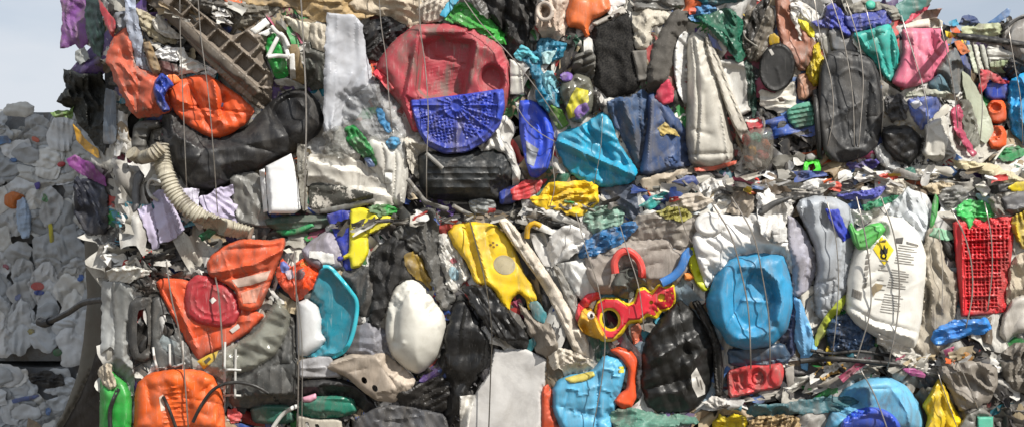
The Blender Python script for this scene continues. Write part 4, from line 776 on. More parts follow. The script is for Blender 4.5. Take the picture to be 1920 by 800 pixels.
ww = [((1400, 262), 'c03a28', 9), ((1418, 258), '2f9a80', 10), ((1436, 270), 'd86a28', 9), ((1412, 282), 'd8a028', 9), ((1430, 290), 'b82a30', 10), ((1420, 306), 'd8d0c8', 8), ((1440, 254), '3a8ca0', 8), ((1404, 298), 'c86a38', 8)]
for (cx, cy), c_, r_ in ww: it('wrapper', None, None, ell(cx, cy, r_*1.4, r_*.9, cx*7 % 90, n=6), c_, b=3, r=6, cr=7, cf=9, ex=2, th=2, sm=0); JAR.append(bpy.context.scene.collection.objects[-1])
o = it('snack_jar', 'jar', 'clear jar packed with red and orange wrappers', [(1392, 252), (1410, 242), (1446, 238), (1452, 262), (1450, 296), (1440, 320), (1412, 326), (1396, 314)], 'a09c92', b=20, r=20, cr=1, m='gl', ro=.12, dd=4)
for w_ in JAR: attach(w_, o)
it('white_bottle_neck', 'bottle', 'crushed translucent bottle below the black barrel end', [(1638, 280), (1652, 268), (1666, 282), (1674, 300), (1684, 306), (1690, 316), (1672, 322), (1648, 308)], 'cfd0cf', b=12, r=10, cr=7, cf=10, m='fl', ro=.15)
it('violet_sheet', 'sheet', 'dark violet crumpled sheet below the black barrel end', [(1584, 306), (1610, 304), (1642, 296), (1650, 308), (1630, 322), (1600, 322)], '453c8c', b=7, cr=7, cf=12)
it('pink_flap', 'flap', 'crimson flap standing up above the pink tub', [(1686, 44), (1712, 22), (1732, -4), (1744, 10), (1728, 30), (1700, 46)], 'c2304e', b=4, r=5, cr=2, sm=0)
it('brown_flap', 'flap', 'dusty brown pointed flap against the sky', [(1708, 40), (1738, 18), (1768, 16), (1756, 34), (1730, 42)], '9c7a72', b=4, r=4, cr=2, sm=0, dd=-4)
it('teal_flap', 'flap', 'dark teal sheet on the bale top behind the crimson flap', [(1678, 10), (1700, -6), (1750, -6), (1742, 10), (1716, 22), (1694, 44), (1684, 32)], '1e6f68', b=6, r=8, cr=4, dd=-6)
it('grey_top_rag', 'cloth', 'grey cap and rags on the bale top above the blue cloth strip', [(1590, 10), (1620, 0), (1650, 4), (1680, 12), (1690, 34), (1672, 40), (1660, 16), (1620, 22), (1600, 26)], '8f8d82', b=8, r=8, cr=5, cf=14)
it('green_cap', 'cap', 'small teal green cap on the bale top', ell(1632, 10, 10, 9, n=12), '2fae94', b=8, r=8, cr=0, sm=0)
it('white_bar', 'bar', 'off-white rounded bar resting on the pink tub', [(1692, 48), (1720, 38), (1754, 33), (1768, 40), (1768, 52), (1730, 54), (1698, 58)], 'ddd6c6', b=9, r=9, cr=1)
o = it('pink_tub', 'tub', 'dented bright pink tub hanging over the bale edge', [(1690, 58), (1700, 52), (1750, 54), (1768, 54), (1780, 92), (1772, 122), (1748, 150), (1712, 164), (1696, 168), (1670, 156), (1684, 126), (1692, 96)], 'e0708e', b=20, r=18, cr=5, cf=34, dd=8, ro=.4, dirt=.14, F=[('l', 1744, 58, 1756, 112, 6, -12), ('l', 1762, 62, 1772, 110, 5, 6), ('l', 1712, 70, 1720, 160, 4, 4)])
it('orange_shard', 'shard', 'orange shard behind the yellow tip of the beam', [(1780, 50), (1792, 48), (1802, 62), (1786, 64)], 'dc5c28', b=4, r=5, cr=1)

# =============================== the smaller bale, set back ===============================
it('blue_sheet', 'sheet', 'light blue slate sheet lying on top of the smaller bale', [(1850, 44), (1870, 30), (1888, 16), (1895, 18), (1892, 30), (1872, 44)], '3f6a9c', b=3, r=4, cr=1, sm=0)
it('navy_rags', 'cloth', 'navy rag heap on top of the smaller bale', [(1796, 46), (1804, 32), (1816, 27), (1832, 34), (1840, 44), (1820, 50)], '2a3c66', b=8, cr=7, cf=9, sm=0)
it('cyan_rag', 'cloth', 'small cyan rag beside the navy rag heap', [(1778, 42), (1792, 36), (1800, 46), (1784, 50)], '4aa0c4', b=4, cr=3, sm=0)
it('green_sheet', 'sheet', 'pale green film sheet along the top of the smaller bale', [(1800, 50), (1840, 46), (1876, 46), (1882, 62), (1840, 72), (1806, 66)], 'b5bb96', b=7, cr=5, cf=16)
o = it('grey_tub', 'tub', 'grey round tub with a dark rim on top of the smaller bale', [(1878, 60), (1892, 40), (1920, 26), (1960, 24), (1964, 120), (1920, 122), (1892, 104), (1878, 84)], '9b9a97', b=24, r=24, cr=1, dd=2, F=[('c', 1930, 84, 44, 52, 3, -8)])
tube('dark_rim', None, None, [(1876, 62), (1892, 48), (1908, 36), (1930, 30)], 2.5, '2c2b29', par=o)
for k, (x_, l_) in enumerate([(1812, 'greenish white curved plate nearest the navy strip'), (1824, 'second curved white plate of the row under the beam'), (1836, 'third curved white plate of the row under the beam')]):
    it('curved_plate', 'plate', l_, [(x_, 84), (x_+9, 84), (x_+17, 110), (x_+22, 138), (x_+14, 138), (x_+5, 110)], ['c5ccb8', 'd5d6ca', 'c9ccc2'][k], b=7, r=4, cr=.5, grp='curved plates in a row under the beam')
it('white_panel', 'panel', 'white ribbed panel under the dark beam', [(1848, 86), (1880, 92), (1902, 100), (1900, 122), (1876, 134), (1858, 128)], 'dadad2', b=8, r=6, cr=1, F=[('w', 92, 14, -4, None)])
it('green_panel', 'panel', 'pale green crate side under the white ribbed panel', [(1856, 116), (1890, 112), (1900, 128), (1884, 138), (1858, 136)], '9fae84', b=5, r=4, cr=1, F=[('w', 5, 11, 3, None)])
it('black_film', 'film', 'black film wedged behind the cyan bag', [(1878, 132), (1900, 106), (1926, 118), (1960, 120), (1950, 150), (1900, 150)], '222427', b=8, cr=7, cf=18)
it('navy_strip', 'strip', 'navy strip beside the curved plates', [(1788, 88), (1802, 94), (1818, 118), (1822, 150), (1806, 140), (1796, 118)], '1d3a7c', b=6, r=6, cr=3)
it('red_orange_bits', 'film', 'orange and yellow film at the end of the beam', [(1790, 76), (1806, 78), (1818, 96), (1806, 104), (1794, 92)], 'd8743c', b=6, cr=6, cf=9, sm=0)
it('grey_canister', 'canister', 'grey canister beside the pink tub', [(1752, 134), (1776, 100), (1792, 88), (1806, 120), (1808, 160), (1796, 178), (1768, 172)], '5c6163', b=22, r=20, cr=2, F=[('l', 1786, 96, 1796, 172, 3, -4)])
it('slate_canister', 'canister', 'slate blue canister under the pink tub', [(1738, 158), (1762, 136), (1774, 150), (1784, 176), (1760, 178), (1744, 168)], '4e7484', b=14, r=12, cr=1)
o = it('blue_can', 'can', 'royal blue can behind the two orange clogs', [(1840, 158), (1862, 148), (1890, 144), (1896, 170), (1890, 190), (1862, 192), (1846, 184)], '2040a8', b=18, r=16, cr=2, ro=.3)
it('red_ribbon', 'ribbon', 'red torn ribbon across the royal blue can', [(1838, 128), (1856, 132), (1880, 148), (1908, 156), (1880, 158), (1856, 150), (1846, 164), (1838, 182), (1830, 172), (1838, 150)], 'c0283c', b=6, r=6, cr=4, cf=12, dd=3, sm=0)
o = it('cyan_bag', 'bag', 'bright cyan plastic bag bulging at the picture edge', [(1888, 172), (1894, 150), (1920, 134), (1966, 130), (1968, 276), (1920, 272), (1898, 250), (1890, 214)], '2aa6e4', b=24, r=22, cr=9, cf=24, ro=.25, dirt=.04, F=[('l', 1900, 160, 1904, 250, 4, -6)])
for k, (y_, l_) in enumerate([(190, 'orange rubber clog above its twin'), (238, 'orange rubber clog below its twin')]):
    o = it('orange_clog', 'clog', l_, [(1850, y_+8), (1860, y_-2), (1880, y_-2), (1888, y_+12), (1887, y_+36), (1874, y_+44), (1858, y_+42), (1851, y_+28)], 'f05c14', b=16, r=12, cr=1.5, grp='orange rubber clogs', F=[('e', 1866, y_+12, 10, 8, -8, -10), ('c', 1866, y_+12, 12, 10, 2.2, 3)], ro=.35, dirt=.04)
it('clear_strip', 'strip', 'milky clear crate wall slanting beside the orange clogs', [(1804, 132), (1816, 140), (1840, 180), (1858, 222), (1864, 248), (1848, 272), (1838, 262), (1830, 234), (1814, 196), (1806, 160)], 'c6ccb6', b=9, r=6, cr=1.5, m='tr')
it('clear_film', 'film', 'clear wrinkled film beside the pink coil', [(1796, 186), (1818, 190), (1834, 230), (1838, 276), (1814, 284), (1800, 250)], '8c8c80', b=8, cr=8, cf=14, m='fl')
it('blue_white_sheet', 'sheet', 'blue sheet with white patches below the pink tub', [(1702, 188), (1730, 178), (1762, 178), (1764, 204), (1744, 226), (1730, 246), (1718, 232), (1708, 214)], '3e58a4', b=7, r=8, cr=4, cf=24)
it('white_patch', 'sheet', 'small white fold on the blue sheet below the pink tub', [(1706, 194), (1722, 188), (1730, 198), (1716, 206)], 'd2d6e0', b=3, cr=2, sm=0)
it('pale_sheet', 'sheet', 'pale grey-green sheet stretched below the pink tub', [(1696, 174), (1740, 166), (1788, 176), (1800, 190), (1776, 188), (1740, 178), (1704, 184)], 'b3b7a6', b=5, r=5, cr=4, cf=14, dd=3)
o = it('black_tub', 'tub', 'small black tub with a clear film over it, beside the barrel end', [(1650, 244), (1672, 234), (1708, 236), (1730, 260), (1724, 290), (1706, 312), (1678, 300), (1656, 276)], '18181a', b=24, r=24, cr=5, cf=26, ro=.28)
it('grey_rags', 'cloth', 'dark grey rags above the small black tub', [(1660, 180), (1690, 176), (1704, 200), (1700, 226), (1672, 228), (1660, 210)], '3f3f42', b=10, cr=9, cf=16)
o = it('white_cup', 'cup', 'off-white flattened cup below the blue sheet', [(1732, 236), (1748, 226), (1772, 216), (1780, 236), (1778, 266), (1770, 300), (1752, 304), (1734, 294), (1728, 286), (1736, 262)], 'cfccc3', b=18, r=14, cr=2, F=[('L', [(1730, 290), (1750, 300), (1770, 300)], 3, 4), ('l', 1744, 240, 1746, 286, 6, -6)], dd=4)
it('pink_film', 'film', 'twisted pink clear film beside the white cup', [(1784, 205), (1800, 193), (1808, 214), (1801, 236), (1814, 258), (1832, 286), (1824, 298), (1804, 274), (1793, 246), (1787, 226)], 'd65c7c', b=14, r=9, cr=6, cf=12, m='tr', ro=.25, dirt=.1, F=[('l', 1796, 200, 1800, 240, 3, -7)])
it('green_film', 'film', 'green film with a white edge under the cyan bag', [(1868, 296), (1880, 278), (1902, 274), (1926, 282), (1916, 296), (1886, 304)], '257a44', b=7, r=8, cr=5, cf=14)
tube('white_edge', 'hoop', 'thin white hoop beside the green film', [(1862, 304), (1872, 290), (1884, 276), (1900, 272)], 2, 'd8d8cc')
it('beige_film', 'film', 'long beige film running down under the orange clogs', [(1776, 300), (1810, 302), (1866, 306), (1888, 318), (1930, 342), (1930, 356), (1890, 344), (1856, 330), (1810, 322)], 'cfc3a0', b=8, r=9, cr=6, cf=20)
it('navy_bottle', 'bottle', 'dark blue glossy bottle lying in the bale joint', [(1732, 322), (1750, 312), (1784, 310), (1798, 322), (1786, 334), (1750, 336)], '1a4474', b=13, r=11, cr=1, ro=.15, dd=4)
it('grey_knot', 'cloth', 'knotted pale grey cloth beside the dark blue bottle', [(1706, 322), (1722, 314), (1738, 324), (1758, 322), (1760, 332), (1740, 338), (1718, 340), (1708, 334)], 'b8b2a6', b=10, r=9, cr=7, cf=9, m='fb', dd=3)
it('black_tape', 'strip', 'black strip ending beside a yellow shard in the bale joint', [(1852, 352), (1878, 344), (1904, 342), (1906, 358), (1860, 364)], '19191b', b=6, r=6, cr=3, dd=3)
it('yellow_shard', 'shard', 'yellow shard at the end of the black strip', [(1888, 352), (1904, 342), (1932, 340), (1932, 356), (1900, 360)], 'e0c81c', b=5, r=5, cr=2, dd=5)
o = it('dark_beam', 'beam', 'long dark metal beam sticking out across the smaller bale', [(1784, 61), (1840, 66), (1930, 80), (1990, 92), (1988, 106), (1926, 92), (1860, 84), (1788, 73)], '100e0c', b=12, r=5, cr=.4, sm=0, th=26, ro=.4, d=.34, dirt=.2)
it('yellow_tip', None, None, [(1772, 58), (1784, 61), (1790, 70), (1780, 73), (1774, 68)], 'e4c820', b=8, r=5, cr=.5, par=o, th=6, sm=0)

# --- folded pieces lying in the joint ---
SJ = [('pale_sheet', 'sheet', 'pale sheet corner beside the royal blue film strip', [(1556, 404), (1600, 390), (1640, 396), (1628, 420), (1570, 426)], 'dcdcd8'),
('green_strip', 'strip', 'long green film strip lying under the black barrel end', [(1614, 386), (1660, 368), (1694, 360), (1686, 376), (1640, 390), (1620, 398)], '1f7a54'),
('violet_strip', 'strip', 'blue-violet film strip lying in the joint above the canister', [(1566, 366), (1620, 356), (1664, 350), (1644, 372), (1600, 376)], '484ea6'),
('red_shard', 'shard', 'red shard in the joint near the lime ring clip', [(1538, 352), (1566, 338), (1592, 346), (1572, 360)], 'd04028'),
('red_shard', 'shard', 'orange-red shard in the joint under the small black tub', [(1640, 332), (1692, 318), (1682, 336), (1650, 344)], 'c8402c'),
('olive_sheet', 'sheet', 'olive cream sheet in the joint under the barrel end', [(1598, 324), (1640, 318), (1646, 338), (1602, 342)], 'a8a678'),
('green_box', 'shard', 'dark green shard beside the knotted grey cloth', [(1688, 320), (1716, 314), (1718, 334), (1692, 336)], '1c5a4c'),
('cream_sheet', 'sheet', 'cream torn sheet in the joint above the striped sack', [(1658, 348), (1690, 332), (1704, 346), (1724, 350), (1700, 364), (1664, 362)], 'd8d0c0'),
('tan_sheet', 'sheet', 'tan flattened sheet in the joint below the dark blue bottle', [(1726, 346), (1762, 338), (1792, 346), (1776, 362), (1740, 362)], 'c4b496'),
('clear_sheet', 'film', 'clear grey crumpled sheet above the green film and red crate', [(1762, 356), (1800, 346), (1822, 362), (1806, 384), (1776, 390), (1760, 376)], 'b0b0ac'),
('beige_sheet', 'sheet', 'beige torn sheet in the joint above the broken grey sheet', [(1246, 376), (1306, 358), (1342, 378), (1304, 398), (1256, 396)], 'b8aea0'),
('white_sheet', 'sheet', 'white pointed flake in the joint above the round white cap', [(1336, 392), (1352, 374), (1374, 372), (1370, 400), (1348, 406)], 'dedad2'),
('white_sheet', 'sheet', 'white flake at the end of the long beige film', [(1824, 350), (1846, 340), (1860, 356), (1846, 370)], 'd6d2c8'),
('grey_sheet', 'sheet', 'dull grey sheet in the joint above the upright white sheet', [(1450, 356), (1490, 340), (1536, 344), (1548, 366), (1500, 376)], '9a9690'),
('white_sheet', 'sheet', 'bright white sheet lying in the joint below the lime ring clip', [(1490, 344), (1530, 334), (1560, 336), (1552, 352), (1508, 358)], 'e0deda')]
for q in SJ: it(*q, b=7, cr=6, cf=15, dd=10, m='fl' if q[1] == 'film' else 'pl', dirt=.12)

# =============================== lower bale, corner side ===============================
it('white_torn_sheet', 'sheet', 'torn white sheet edge at the corner of the lower bale', [(196, 508), (218, 500), (250, 498), (288, 506), (270, 520), (240, 530), (204, 528)], 'dedcd4', b=8, cr=8, cf=11, sm=0)
it('grey_translucent_sheet', 'sheet', 'translucent grey folded sheet at the bale corner', [(190, 526), (214, 528), (228, 540), (232, 600), (226, 660), (206, 650), (190, 664)], 'c4c6c4', b=5, r=7, cr=3, cf=34, m='tr', dirt=.08, sm=0)
it('grey_translucent_sheet', 'sheet', 'long grey curved sheet hanging beside the black cases', [(206, 528), (238, 530), (252, 560), (248, 610), (242, 650), (252, 700), (250, 762), (238, 760), (222, 728), (212, 690), (216, 620)], 'a3a5a3', b=10, r=12, cr=3, cf=40, m='tr', dirt=.1, dd=3)
o = it('green_can', 'can', 'bright green plastic can at the bottom corner', [(188, 700), (205, 690), (236, 714), (248, 740), (250, 815), (186, 815)], '1b9a34', b=30, r=26, cr=3, ro=.3, dirt=.05)
tube('black_lead', 'cord', 'black cord running down the bright green can', [(222, 728), (212, 750), (206, 775), (208, 812)], 4, '161616')
it('beige_rag', 'cloth', 'crumpled beige rag above the bright green can', [(182, 696), (194, 682), (208, 680), (212, 702), (220, 724), (208, 730), (190, 716)], 'b6ab98', b=12, r=12, cr=7, cf=12, m='fb', dd=6)
it('white_case_end', 'tub', 'dark grey moulded shell behind the grid of the wire rack', [(440, 650), (470, 610), (556, 590), (560, 760), (470, 765), (430, 760)], '3c3d3c', b=10, r=8, cr=2, F=[('w', 0, 23, 4, None), ('l', 430, 690, 560, 680, 3, -5)])
k1 = it('black_case', 'case', 'black moulded case half with an open carrying handle', [(243, 566), (256, 556), (282, 556), (288, 566), (290, 620), (286, 672), (272, 680), (250, 676), (240, 650), (240, 600)], '303132', b=20, r=9, cr=1, ro=.4, holes=[[(258, 582), (276, 576), (278, 650), (262, 664), (256, 640)]])
k2 = it('black_case', 'case', 'wider dark grey case half beside the orange box', [(284, 560), (300, 552), (330, 570), (352, 610), (362, 690), (340, 700), (290, 696), (282, 640)], '444646', b=16, r=8, cr=1.5, holes=[[(298, 590), (318, 586), (330, 625), (302, 636)]])
it('clear_shard', 'shard', 'milky shard hanging on the wider dark grey case', [(298, 640), (306, 626), (338, 644), (344, 668), (312, 658)], 'a9b4b6', b=3, cr=2, m='fl', sm=0)
# orange box, its flap and the lid on it
it('orange_box', 'box', 'flattened dusty orange box wedged point down', [(292, 530), (302, 520), (345, 522), (400, 548), (470, 578), (498, 590), (470, 620), (430, 646), (372, 676), (356, 652), (330, 606), (308, 566)], 'e4582c', b=14, r=14, cr=4, cf=54, ro=.4, dirt=.2, F=[('l', 320, 540, 368, 650, 4, 7), ('l', 306, 540, 345, 620, 4, -5), ('l', 380, 560, 400, 660, 3, -4), ('l', 366, 612, 470, 600, 4, 4)])
it('white_print', 'label', 'small white print on the orange box below the red lid', [(430, 618), (446, 606), (452, 612), (436, 624)], 'd8d0c8', b=.8, cr=.5, th=1, sm=0)
o = it('red_lid', 'lid', 'round-cornered dark red lid with nested rims', [(345, 560), (350, 530), (368, 514), (396, 518), (426, 536), (448, 556), (452, 586), (440, 608), (412, 614), (372, 606), (350, 590)], 'a8242f', b=9, r=7, cr=1, dd=6, ro=.38, dirt=.12, F=[('L', [(356, 560), (362, 530), (378, 524), (410, 536), (436, 560), (438, 588), (416, 602), (378, 596), (360, 580), (356, 560)], 2, 3), ('L', [(366, 558), (372, 538), (388, 534), (414, 548), (426, 564), (426, 582), (410, 590), (384, 586), (370, 574), (366, 558)], 2, 3)])
it('white_spot', None, None, [(392, 562), (400, 556), (406, 562), (398, 569)], 'e2ded8', b=.5, cr=0, th=1, par=o, sm=0)
o = it('orange_bin', 'bin', 'crushed dusty orange bin with a broken rim above the red lid', [(387, 492), (396, 478), (416, 462), (450, 446), (500, 450), (534, 444), (536, 456), (524, 492), (508, 530), (490, 576), (470, 584), (448, 580), (442, 546), (420, 530), (392, 518)], 'e25c30', b=20, r=14, cr=6, cf=40, g=2.6, dd=10, ro=.42, dirt=.25, F=[('L', [(390, 512), (430, 505), (480, 494), (528, 468)], 5, 10), ('L', [(396, 526), (440, 518), (500, 506)], 4, -8), ('l', 415, 468, 520, 462, 5, -6), ('l', 450, 545, 505, 528, 4, -5)])
it('faded_label', None, 'faded white label', [(434, 524), (470, 516), (508, 506), (500, 524), (470, 534), (446, 538)], 'd5b8a8', b=1, cr=1.5, cf=12, th=1, par=o, sm=0)
it('faded_label', None, 'faded pink lettering patch', [(452, 548), (490, 536), (480, 566), (456, 568)], 'cf8c74', b=1, cr=2, cf=8, th=1, par=o, sm=0)
o = it('orange_bag', 'bag', 'small glossy orange printed bag with a pointed base', [(516, 512), (528, 482), (545, 498), (560, 490), (576, 480), (598, 478), (597, 512), (592, 536), (572, 552), (556, 566), (540, 552), (522, 534)], 'ec4c16', b=10, r=10, cr=6, cf=20, ro=.25, dirt=.04, dd=6, F=[('l', 556, 498, 556, 560, 4, -7)])
for pp, c_ in (([(523, 492), (534, 488), (544, 498), (540, 512), (528, 510)], '5a6ab0'), ([(534, 508), (548, 504), (552, 520), (540, 524)], 'c8b8c0'), ([(556, 508), (570, 500), (576, 506), (568, 522), (556, 524)], '6a3440'), ([(562, 492), (584, 484), (580, 496), (564, 500)], 'c87a20')):
    it('printed_mark', None, None, pp, c_, b=.8, cr=1.5, cf=6, th=1, par=o)
it('clear_box', 'box', 'clear plastic clamshell box with dusty creases', [(384, 690), (376, 676), (430, 650), (480, 620), (505, 580), (520, 556), (548, 592), (536, 630), (516, 668), (470, 694), (420, 706), (396, 712)], 'b9baac', b=18, r=18, cr=8, cf=30, m='gl', ro=.12, dirt=.12, dd=4)
o = it('yellow_label', 'label', 'yellow printed slip at the clear box edge', [(370, 676), (386, 666), (410, 656), (404, 672), (382, 692)], 'd8b42c', b=1, cr=1, th=1, sm=0)
it('label_mark', None, None, [(382, 676), (392, 668), (396, 672), (386, 682)], '4a4230', b=.4, cr=0, th=1, par=o, sm=0)
# white wire rack
r_ = tube('wire_rack', 'rack', 'white wire rack standing in front of the dark moulded shell', [(422, 640), (421, 700), (420, 812)], 2.2, 'd2d2ce', taut=20, dirt=.05)
tube('rack_bar', None, None, [(442, 654), (441, 720), (440, 812)], 2.2, 'd2d2ce', par=r_, taut=20)
for y_ in (692, 740, 786): tube('rack_bar', None, None, [(412, y_+2), (430, y_), (452, y_+1)], 2.2, 'd2d2ce', par=r_)
r_ = tube('wire_rack', 'rack', 'bent white wire rack above the orange jerrycan', [(287, 650), (290, 672), (296, 694)], 2.2, 'd6d6d2', dirt=.05)
for pp in ([(318, 644), (319, 690)], [(342, 638), (344, 700)], [(292, 690), (320, 688), (346, 680)]): tube('rack_bar', None, None, [pp[0], tuple((np.array(pp[0])+np.array(pp[-1]))/2) if len(pp) == 2 else pp[1], pp[-1]], 2.2, 'd6d6d2', par=r_)
o = it('orange_jerrycan', 'jerrycan', 'bright orange dented jerrycan at the bottom of the picture', [(252, 740), (258, 716), (280, 698), (330, 690), (376, 692), (402, 704), (418, 738), (424, 815), (250, 815)], 'ee6418', b=36, r=34, cr=5, cf=34, lp=4, ro=.34, dirt=.08, dd=6, F=[('p', [(300, 724), (340, 716), (358, 740), (360, 815), (304, 815)], -9, 10), ('w', 84, 9, 2.5, [(304, 728), (352, 722), (356, 812), (308, 812)]), ('l', 275, 715, 282, 760, 7, -7), ('l', 385, 705, 372, 745, 7, 8)])
it('white_scrape', None, 'white scraped patch', [(298, 744), (306, 738), (310, 768), (302, 770)], 'd8c8b8', b=.6, cr=1, th=1, par=o, sm=0)
tube('black_cable', 'cable', 'black cable arching over the wire rack', [(362, 790), (378, 758), (402, 728), (436, 716), (476, 722), (510, 742), (532, 770), (546, 812)], 3.2, '1d1d1d', taut=16, dd=2)
tube('black_cable', 'cable', 'short black cable lying across the orange jerrycan', [(306, 742), (318, 768), (334, 812)], 3, '201e1c', dd=2)
it('red_white_film', 'film', 'small red and white film behind the wire rack', [(424, 768), (440, 764), (456, 776), (450, 790), (430, 794)], 'b8484a', b=5, cr=5, cf=10)
it('black_trim', 'trim', 'thick black curved trim strip under the pierced beige bumper', [(560, 712), (600, 706), (640, 708), (676, 724), (700, 752), (710, 770), (690, 776), (664, 756), (630, 744), (590, 744), (560, 742)], '151517', b=18, r=14, cr=1, ro=.4, F=[('L', [(565, 724), (630, 722), (672, 742), (700, 770)], 3, 4)])
o = it('green_tub', 'tub', 'dark green glossy tub under the black curved trim', [(560, 752), (590, 740), (640, 740), (664, 746), (672, 772), (640, 782), (590, 784), (560, 778)], '1c6c58', b=18, r=14, cr=1.5, ro=.22)
it('green_tub', 'tub', 'dark green tub edge crossed by the black cable', [(468, 764), (500, 756), (544, 758), (556, 790), (520, 796), (474, 792)], '1f5a4c', b=14, r=12, cr=2, ro=.3)
it('pink_bottle_tip', 'bottle', 'tiny pink bottle tip on the dark green glossy tub', [(566, 744), (580, 740), (592, 736), (594, 746), (582, 754), (568, 753)], 'e0a4b8', b=7, r=6, cr=0, dd=6)
o = it('fan_guard', 'guard', 'dirty off-white slotted plastic guard at the bottom edge', [(556, 776), (590, 784), (640, 784), (644, 815), (556, 815)], 'c6bfb0', b=8, r=5, cr=1, holes=[[(572, 790), (578, 790), (584, 812), (576, 812)], [(590, 794), (597, 794), (604, 812), (595, 812)]], dd=4)
tube('white_edge_ring', 'ring', 'curved white ring edge beside the slotted guard', [(512, 800), (528, 778), (548, 764), (560, 760)], 4, 'd8d8d2')

# --- teal lid, jug ---
it('lilac_bottle', 'bottle', 'lilac-grey bottle body behind the yellow bracket', [(564, 470), (580, 452), (615, 430), (640, 446), (652, 490), (640, 504), (600, 506), (576, 492)], '9d98a5', b=20, r=18, cr=3, cf=30)
it('white_scrap_sheet', 'sheet', 'small torn white sheet on the lilac-grey bottle', [(580, 470), (598, 470), (626, 476), (628, 494), (606, 500), (598, 486), (580, 482)], 'dddcd8', b=4, cr=3, sm=0, dd=4)
it('charcoal_sheet', 'sheet', 'charcoal sheet beside the teal lid', [(640, 506), (690, 496), (716, 510), (706, 560), (690, 600), (668, 580), (652, 540)], '3a3b3c', b=6, r=8, cr=4, cf=40)
it('grey_box_sheet', 'sheet', 'blue-grey translucent sheet under the white jug', [(640, 662), (662, 612), (690, 604), (724, 616), (738, 640), (744, 668), (700, 672)], 'a2a3ad', b=6, r=8, cr=3, cf=40, m='tr')
o = it('teal_lid', 'lid', 'smoky teal hexagonal lid with a bright teal rim', [(600, 504), (610, 498), (626, 504), (658, 542), (672, 568), (668, 612), (656, 648), (636, 666), (600, 670), (566, 668), (572, 600), (586, 540)], '1c8094', b=9, r=6, cr=1, ro=.25, dirt=.06, F=[('p', [(600, 516), (618, 514), (650, 552), (660, 574), (656, 606), (644, 640), (630, 656), (580, 656), (590, 560)], -8, 7)])
tube('bright_rim', None, None, [(606, 500), (622, 504), (656, 544), (669, 568), (665, 610), (652, 648), (630, 666), (590, 670)], 4, '2eb4c6', par=o, ro=.2, dirt=.02)
it('white_lobed_piece', 'toy', 'smooth pale white lobed plastic piece in front of the teal lid', [(556, 566), (576, 558), (596, 572), (604, 600), (602, 622), (612, 636), (600, 652), (574, 668), (556, 668)], 'd8dadb', b=22, r=20, cr=.5, ro=.3, dirt=.03)
it('white_box', 'box', 'translucent white box corner under the teal lid', [(560, 674), (600, 666), (622, 668), (630, 690), (640, 706), (600, 708), (560, 708)], 'c4c4c8', b=8, r=6, cr=2, m='tr', F=[('l', 560, 690, 628, 688, 3, 4)])
o = it('beige_bumper', 'bumper', 'beige moulded plastic bumper pierced by two holes', [(612, 690), (622, 676), (660, 662), (680, 664), (722, 660), (752, 684), (780, 710), (774, 726), (756, 744), (738, 754), (704, 750), (676, 730), (650, 706)], 'c2b4a4', b=20, r=16, cr=2.5, cf=44, dd=8, ro=.5, dirt=.16, holes=[ell(683, 712, 5, 7, -30, 10), ell(703, 727, 5, 7, -30, 10)], F=[('e', 730, 744, 24, 8, -7, 10), ('L', [(620, 682), (670, 668), (722, 664)], 3, 4)])
o = it('white_jug', 'jug', 'big smooth off-white jug base standing on end', [(722, 590), (728, 560), (742, 536), (762, 522), (780, 524), (802, 544), (830, 580), (839, 610), (834, 640), (822, 668), (800, 692), (782, 701), (758, 690), (732, 664), (722, 630)], 'dedcd2', b=62, r=60, cr=.6, lp=1, ro=.38, dirt=.07, dd=4, F=[('L', [(752, 540), (742, 580), (740, 640)], 6, -9), ('e', 757, 642, 4, 3, 2), ('l', 730, 560, 727, 640, 5, 7)])
o = it('blue_backing', 'panel', 'dark blue plastic panel behind the yellow bracket', [(610, 402), (640, 394), (662, 396), (664, 506), (646, 506), (640, 470), (624, 434)], '1c2f9c', b=8, r=7, cr=2)
o = it('yellow_bracket', 'bracket', 'bright yellow F-shaped plastic bracket', [(655, 393), (678, 388), (712, 400), (742, 408), (740, 416), (706, 434), (690, 440), (692, 474), (676, 500), (658, 504), (655, 482), (643, 488), (642, 480), (655, 472)], 'e0d414', b=12, r=6, cr=1, dd=8, ro=.35, dirt=.04, F=[('l', 656, 446, 690, 444, 3, -4), ('l', 684, 442, 738, 418, 3, 4)])
it('blue_plug', None, 'blue plug', ell(638, 484, 6, 5, n=8), '2a2c8c', b=4, r=4, cr=0, par=o)
it('green_bits', 'film', 'torn green film lying on the yellow bracket', [(690, 388), (706, 382), (730, 386), (748, 392), (740, 402), (714, 404), (696, 400)], '2a8a3a', b=5, cr=5, cf=8, sm=0, dd=4)
# black leather-like folds
it('black_bag', 'bag', 'dull black bag with a deep shadowed fold beside the yellow bracket', [(690, 482), (714, 458), (744, 432), (772, 450), (784, 490), (774, 520), (744, 530), (722, 580), (712, 616), (690, 604), (700, 540)], '1a1a1b', b=14, r=16, cr=9, cf=34, ro=.55)
it('ochre_sheet', 'sheet', 'ochre yellow sheet deep behind the black leather strip', [(754, 478), (778, 470), (808, 510), (812, 546), (790, 528), (764, 510)], '8f7420', b=4, cr=5)
it('leather_strip', 'strip', 'long dark grey leather-like strip folded down past the white jug', [(766, 424), (786, 390), (812, 390), (824, 416), (822, 452), (832, 500), (850, 546), (858, 562), (832, 584), (816, 552), (800, 506), (782, 466)], '4b4b49', b=22, r=20, cr=6, cf=34, ro=.42, dd=10, dirt=.3, F=[('l', 800, 400, 836, 560, 7, -8), ('l', 786, 410, 822, 560, 5, 8), ('l', 816, 400, 828, 470, 5, 7)])
it('leather_strip', 'strip', 'short dark grey strap crossing above the black bag', [(736, 440), (752, 410), (770, 402), (782, 430), (796, 470), (776, 474), (758, 446), (744, 452)], '3b3b39', b=12, r=9, cr=5, cf=14, dd=4)
